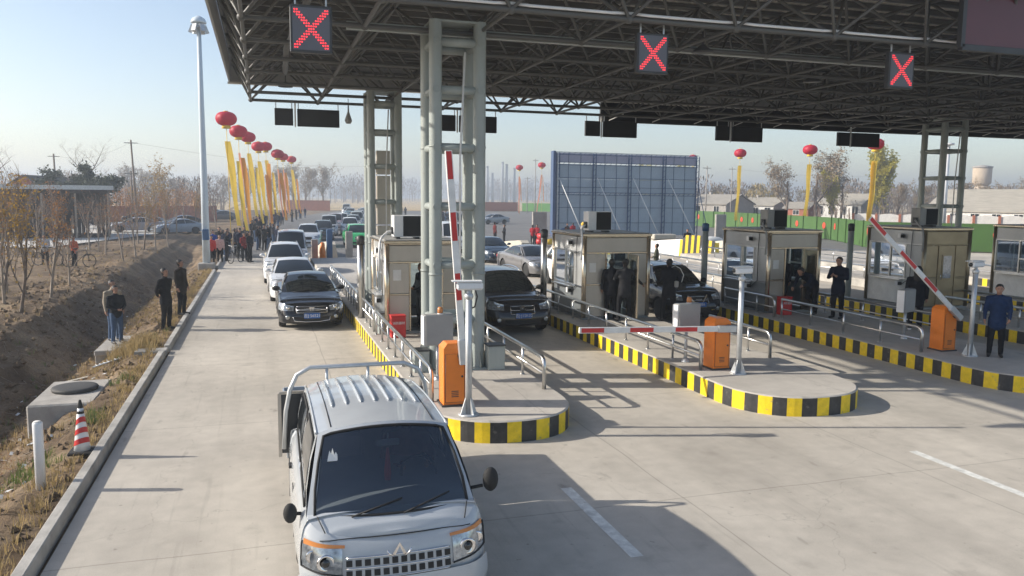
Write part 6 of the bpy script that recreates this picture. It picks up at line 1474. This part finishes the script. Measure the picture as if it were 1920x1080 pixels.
belt('distant_wood', -420, 60, 380, 520, 420, 9, 15, 1); belt('distant_wood', 60, 420, 560, 700, 330, 11, 18, 2); belt('distant_wood', -700, 900, 950, 1150, 420, 16, 26, 3)
belt('village_scrub', 66, 190, 142, 180, 190, 4, 8, 4, 'twig', 130); belt('village_scrub', 84, 190, 138, 176, 60, 4, 7, 14, 'scrub_ochre', 150); belt('roadside_scrub', -60, -8, 150, 200, 130, 3, 7, 5, 'twig', 90); belt('roadside_scrub', -24, -9, 122, 140, 26, 2.5, 4.5, 15, 'scrub_orange', 110); belt('village_scrub', 84, 150, 100, 112, 60, 2.0, 3.8, 6, 'bark')
# far industry
for i, (x, h, w) in enumerate(((395, 62, 3), (405, 50, 2.5), (424, 70, 3), (432, 66, 3), (447, 60, 3))):
    t = thing('far_chimney', ['leftmost faint chimney of the far works behind the foreground column', 'second faint chimney from the left of the far works', 'tallest faint chimney of the far works', 'faint chimney just right of the tallest', 'rightmost faint chimney of the far works'][i], 'chimney', (x * .36, 510, 0)); h *= .37; w *= .38; part('stack', MB().lathe([(w, 0), (w * .7, h)], n=10), 'far_grey', t); part('rim', MB().lathe([(w * .85, h), (w * .85, h + 1)], n=10), 'far_grey', t)
for i, (x, y, w, h) in enumerate(((95, 900, 50, 12), (330, 1100, 90, 14), (560, 1100, 120, 16))):
    t = thing('far_building', ['faint long low building on the horizon right of the road end', 'faint works building at the foot of the chimneys', 'faint long building on the horizon left of the backdrop'][i], 'building', (x, y, 0)); part('wall', MB().box(-w / 2, w / 2, 0, 20, 0, h), 'far_grey', t); part('roof', MB().box(-w / 2 - 1, w / 2 + 1, -1, 21, h + .01, h + 1), 'wall_grey', t)

# ------------------------------------------------------------------ things on the verge
t = thing('manhole_slab', 'raised concrete chamber with a round iron cover on the verge', 'manhole', (-3.55, 17.05, -.25))
part('chamber', MB().add([(-.62, -1.0, -.9), (.5, -1.0, -.9), (.5, 1.0, -.9), (-.62, 1.0, -.9), (-.62, -1.0, .2), (.48, -1.0, .2), (.48, 1.0, .2), (-.62, 1.0, .2)], [(3, 2, 1, 0), (4, 5, 6, 7), (0, 1, 5, 4), (1, 2, 6, 5), (2, 3, 7, 6), (3, 0, 4, 7)]), 'old_concrete', t, bevel=.03)
part('iron_cover', MB().lathe([(.40, .205), (.42, .25), (.40, .275), (.34, .285), (.05, .285)], c=(-.04, .12, 0), n=28), 'iron', t)
t = thing('culvert_box', 'open concrete culvert box with a slab that the two onlookers stand on', 'culvert', (-3.75, 24.0, -.95))
part('slab', MB().box(-.62, .72, -.75, 1.6, .42, .56), 'old_concrete', t, bevel=.02); part('side_wall', MB().box(-.62, -.25, -.6, 1.5, -.3, .419), 'old_concrete', t, bevel=.015); part('side_wall', MB().box(.45, .7, -.6, 1.5, -.3, .419), 'old_concrete', t, bevel=.015); part('back_wall', MB().box(-.24, .44, 1.2, 1.45, -.3, .419), 'old_concrete', t)
t = thing('concrete_lip', 'thin concrete lip running from the kerb gap to the culvert', 'slab', (-3.2, 21.6, -.12)); part('lip', MB().box(-.35, .8, -.12, .12, -.1, .12), 'old_concrete', t, bevel=.02); part('channel', MB().box(-.3, .75, .121, .5, -.1, .02), 'old_concrete', t)
t = thing('traffic_cone', 'slim traffic cone with red and white bands on a black foot', 'traffic cone', (-2.56, 12.5, .07))
part('foot', MB().box(-.17, .17, -.17, .17, 0, .045), 'black_rubber', t, bevel=.015)
cr_ = lambda z: .095 * (1 - z / .80) + .022
part('cone_body', MB().lathe([(cr_(z), z) for z in (.045, .2, .4, .66)], n=20), 'white_plastic', t)
for z in (.12, .27, .42):
    f = lambda u, v, z=z: V((cr_(z + .09 * v) + .004) * cos(2 * pi * u), (cr_(z + .09 * v) + .004) * sin(2 * pi * u), z + .075 * v + .05 * cos(2 * pi * u + 1))
    part('red_band', MB().grid(f, 20, 2), 'red_plastic', t)
part('tip', MB().lathe([(cr_(.6) + .004, .58), (cr_(.72), .70), (.02, .76), (.012, .78)], n=16), 'black_rubber', t)
t = thing('marker_post', 'plain white plastic marker post in front of the traffic cone', 'post', (-2.79, 11.2, -.1)); part('shaft', MB().lathe([(.06, 0), (.06, .98), (.052, 1.0)], n=18), 'white_plastic', t); part('cap', MB().lathe([(.05, 1.001), (.04, 1.012)], n=18), 'wall_white', t)
t = thing('plank', 'short pale plank lying below the culvert box', 'plank', (-4.15, 20.6, hfun(-4.15, 20.6) + .05), .9); part('board', MB().box(-.5, .5, -.05, .05, 0, .03), 'beige', t)
t = thing('rebar_strip', 'thin weathered strip with wire ties lying across the verge by the culvert', 'metal strip', (-3.35, 20.5, -.12), 1.15); part('rail', MB().box(-.9, .9, -.03, .03, 0, .02), 'galv', t)
tm = MB()
for k in range(12): tm.tube([(-.8 + k * .14, -.06, .02), (-.75 + k * .14, .06, .03)], .006, 4)
part('ties', tm, 'galv', t)
# gate-like crash wedge posts, barrels and blocks past the first island
for x, y, w, h, m_, lab in ((2.75, 45.6, .18, 1.35, 'wall_grey', 'stubby concrete post left of the orange vest bin'), (3.55, 45.4, .16, 1.9, 'blue_paint', 'dark blue post standing on the far end of the first island'), (4.75, 46.6, .2, 1.75, 'wall_grey', 'concrete post at the end of the crash wedge near the green jeep'), (1.95, 47.5, .3, 1.2, 'wall_grey', 'grey concrete block left of the dark blue post'), (21.9, 62.4, .62, 2.6, 'wall_grey', 'tall grey panel rising out of the red decorations'), (37.5, 60, .5, 2.5, 'wall_grey', 'grey upright panel right of the backdrop foot')):
    t = thing('concrete_post', lab, 'post', (x, y, 0)); part('shaft', MB().box(-w, w, -.12, .12, 0, h), m_, t, bevel=.03); part('foot', MB().box(-w - .08, w + .08, -.2, .2, 0.001, .1), 'kerb', t)
t = thing('water_barrel', 'orange-red plastic barrier between the concrete post and the blue post', 'barrier', (3.15, 45.2, 0)); part('shell', MB().lathe([(.2, 0), (.22, .1), (.15, .55), (.18, .6), (.12, 1.15), (.06, 1.2)], n=12), 'orange_box', t); part('base', MB().box(-.25, .25, -.25, .25, .001, .06), 'orange_box', t)
# red decorations
rg = random.Random(9)
for i, (x, y, s_, lab) in enumerate(((21.6, 58.5, 1.0, 'heap of red drums and ribbons left of the backdrop'), (24.6, 60.5, 1.1, 'second heap of red drums nearest the backdrop edge'), (26.2, 58.8, .9, 'red and yellow drums just before the second booth post'))):
    t = thing('red_drums', lab, 'drums', (x, y, 0))
    for k in range(9):
        c_ = (rg.uniform(-1, 1) * s_, rg.uniform(-.8, .8), .38 + .4 * (k % 2)); part('drum', MB().lathe([(.28, -.2), (.34, 0), (.28, .2)], c=c_, n=14), 'red_plastic' if k % 4 else 'fringe', t)
    part('stand', MB().tube([(-s_, 0, .0), (-s_, 0, .9), (s_, 0, .9), (s_, 0, 0)], .03, 5), 'galv', t)
t = thing('ribbon_bundle', 'red and yellow ribbon bundle seen above the left end of the second booth', 'ribbons', (26.3, 62, 1.6)); 
for k in range(6): part('ribbon', MB().ell((.25 * k - .6, 0, .12 * (k % 3)), (.26, .2, .2), 8), 'red_plastic' if k > 1 else 'fringe', t)
part('trestle', MB().box(-.8, .9, -.2, .2, -1.6, -.12), 'wall_grey', t)
t = thing('foam_blocks', 'stack of pale wrapped blocks above the right end of the second booth', 'blocks', (29.6, 55.5, 0))
for k in range(2): part('block', MB().box(-1.0 + .1 * k, 1.0, -.4, .4, .25 + k * .42, .64 + k * .42), 'beige', t, bevel=.06)
part('pallet', MB().box(-1.2, 1.2, -.45, .45, 0, .24), 'bark', t)
for i, (x, y) in enumerate(((33.0, 54), (35.4, 53))):
    t = thing('foam_block', ['low white wrapped pile right of the man in black', 'white sack pile under the grey upright panel'][i], 'blocks', (x, y, 0)); part('sack', MB().ell((0, 0, .45), (1.3, .5, .5), 14), 'wall_white', t); part('sack', MB().ell((1.0, .1, .3), (.9, .5, .35), 12), 'wall_white', t)

# ------------------------------------------------------------------ ground cover (uncountable)
def tufts(name, pts, m_, hmin, hmax, blades, seed):
    rg = random.Random(seed); mb = MB()
    for x, y in pts:
        z = hfun(x, y) - .02; n_ = rg.randint(blades // 2, blades)
        for _ in range(n_):
            a = rg.uniform(0, 6.28); h = rg.uniform(hmin, hmax); r = rg.uniform(0, .09); b0 = V(x + r * cos(a), y + r * sin(a), z); l_ = V(cos(a), sin(a), 0) * h * rg.uniform(.15, .7); w = V(-sin(a), cos(a), 0) * .006
            mb.add([b0 - w, b0 + w, b0 + l_ * .4 + V(0, 0, h * .65) + w * .7, b0 + l_ * .4 + V(0, 0, h * .65) - w * .7, b0 + l_ + V(0, 0, h * .9)], [(0, 1, 2, 3), (3, 2, 4)])
    part(name, mb, m_, kind='stuff')
rg = random.Random(5); U = rg.uniform
def okp(x, y): return not (-4.25 < x < -3.0 and 15.9 < y < 18.2) and not (-4.5 < x < -2.95 and 23.1 < y < 25.7)
dry = [(U(-4.9, -2.5), U(6, 45)) for _ in range(1100)] + [(U(-2.75, -2.48), U(6, 42)) for _ in range(500)] + [(-3.4 + rg.gauss(0, .45), 21.6 + rg.gauss(0, .8)) for _ in range(170)] + [(-4.6 + rg.gauss(0, .35), U(10, 40)) for _ in range(320)] + [(U(-14, -6.6), U(25, 60)) for _ in range(500)]
tufts('dry_grass', [p for p in dry if okp(*p)], 'dry_grass', .05, .20, 12, 1)
tufts('tall_dry_grass', [(-3.1 + rg.gauss(0, .25), 21.3 + rg.gauss(0, .6)) for _ in range(90)], 'dry_grass', .25, .5, 14, 2)
tufts('green_grass', [(-3.15 + rg.gauss(0, .22), 21.7 + rg.gauss(0, .5)) for _ in range(80)] + [(-3.25 + rg.gauss(0, .18), 12.6 + rg.gauss(0, .4)) for _ in range(40)] + [(-2.8 + rg.gauss(0, .1), 14.6 + rg.gauss(0, .25)) for _ in range(22)] + [(-2.75 + rg.gauss(0, .08), 17.5 + rg.gauss(0, .2)) for _ in range(14)] + [(-3.7 + rg.gauss(0, .2), 10.8 + rg.gauss(0, .5)) for _ in range(50)] + [(-5.2 + rg.gauss(0, .5), U(16, 28)) for _ in range(30)], 'green_grass', .06, .22, 14, 3)
cl = MB()
for _ in range(5200):
    x, y = (U(-9, -2.5), U(7, 45)) if rg.random() < .8 else (U(-20, -6.5), U(25, 70)); 
    if not okp(x, y): continue
    s_ = rg.choice((.02, .03, .03, .045, .06, .09)) * U(.7, 1.3); z = hfun(x, y) + s_ * .25
    vs = [(x + q[0] * s_ * U(.6, 1.3), y + q[1] * s_ * U(.6, 1.3), z + q[2] * s_ * U(.5, 1)) for q in ((1, 0, 0), (0, 1, 0), (-1, 0, 0), (0, -1, 0), (0, 0, 1), (0, 0, -1))]
    cl.add(vs, [(0, 1, 4), (1, 2, 4), (2, 3, 4), (3, 0, 4), (1, 0, 5), (2, 1, 5), (3, 2, 5), (0, 3, 5)])
part('clods', cl, 'earth', kind='stuff')
tg = MB()
for _ in range(1500):
    x, y = (U(-7.5, -2.6), U(8, 44))
    if not okp(x, y): continue
    a = U(0, 6.28); l_ = U(.05, .28); z = hfun(x, y) + .02; q = V(x + l_ * cos(a), y + l_ * sin(a), 0); q.z = hfun(q.x, q.y) + .03; tg.tube([(x, y, z), q], [.006, .003], 3, cap=False)
part('fallen_twigs', tg, 'bark_pale', kind='stuff')
lt = MB()
for _ in range(170):
    x, y = U(-5.4, -3.2), U(9, 44); 
    if not okp(x, y): continue
    z = hfun(x, y) + .03; a = U(0, 6.28); s_ = U(.03, .12); lt.add([(x, y, z), (x + s_ * cos(a), y + s_ * sin(a), z + .02), (x + s_ * cos(a) - s_ * .5 * sin(a), y + s_ * sin(a) + s_ * .5 * cos(a), z + .035), (x - s_ * .5 * sin(a), y + s_ * .5 * cos(a), z + .01)], [(0, 1, 2, 3)])
part('litter', lt, 'litter', kind='stuff')
lf = MB()
for _ in range(4200):
    x, y = -4.4 + rg.gauss(0, .5), U(8, 44)
    if x > -2.6 or not okp(x, y): continue
    z = hfun(x, y) + .02; a = U(0, 6.28); s_ = U(.02, .05); lf.add([(x, y, z), (x + s_ * cos(a), y + s_ * sin(a), z + U(0, .02)), (x - s_ * sin(a), y + s_ * cos(a), z + U(0, .02))], [(0, 1, 2)])
part('fallen_leaves', lf, 'leaf_orange', kind='stuff')
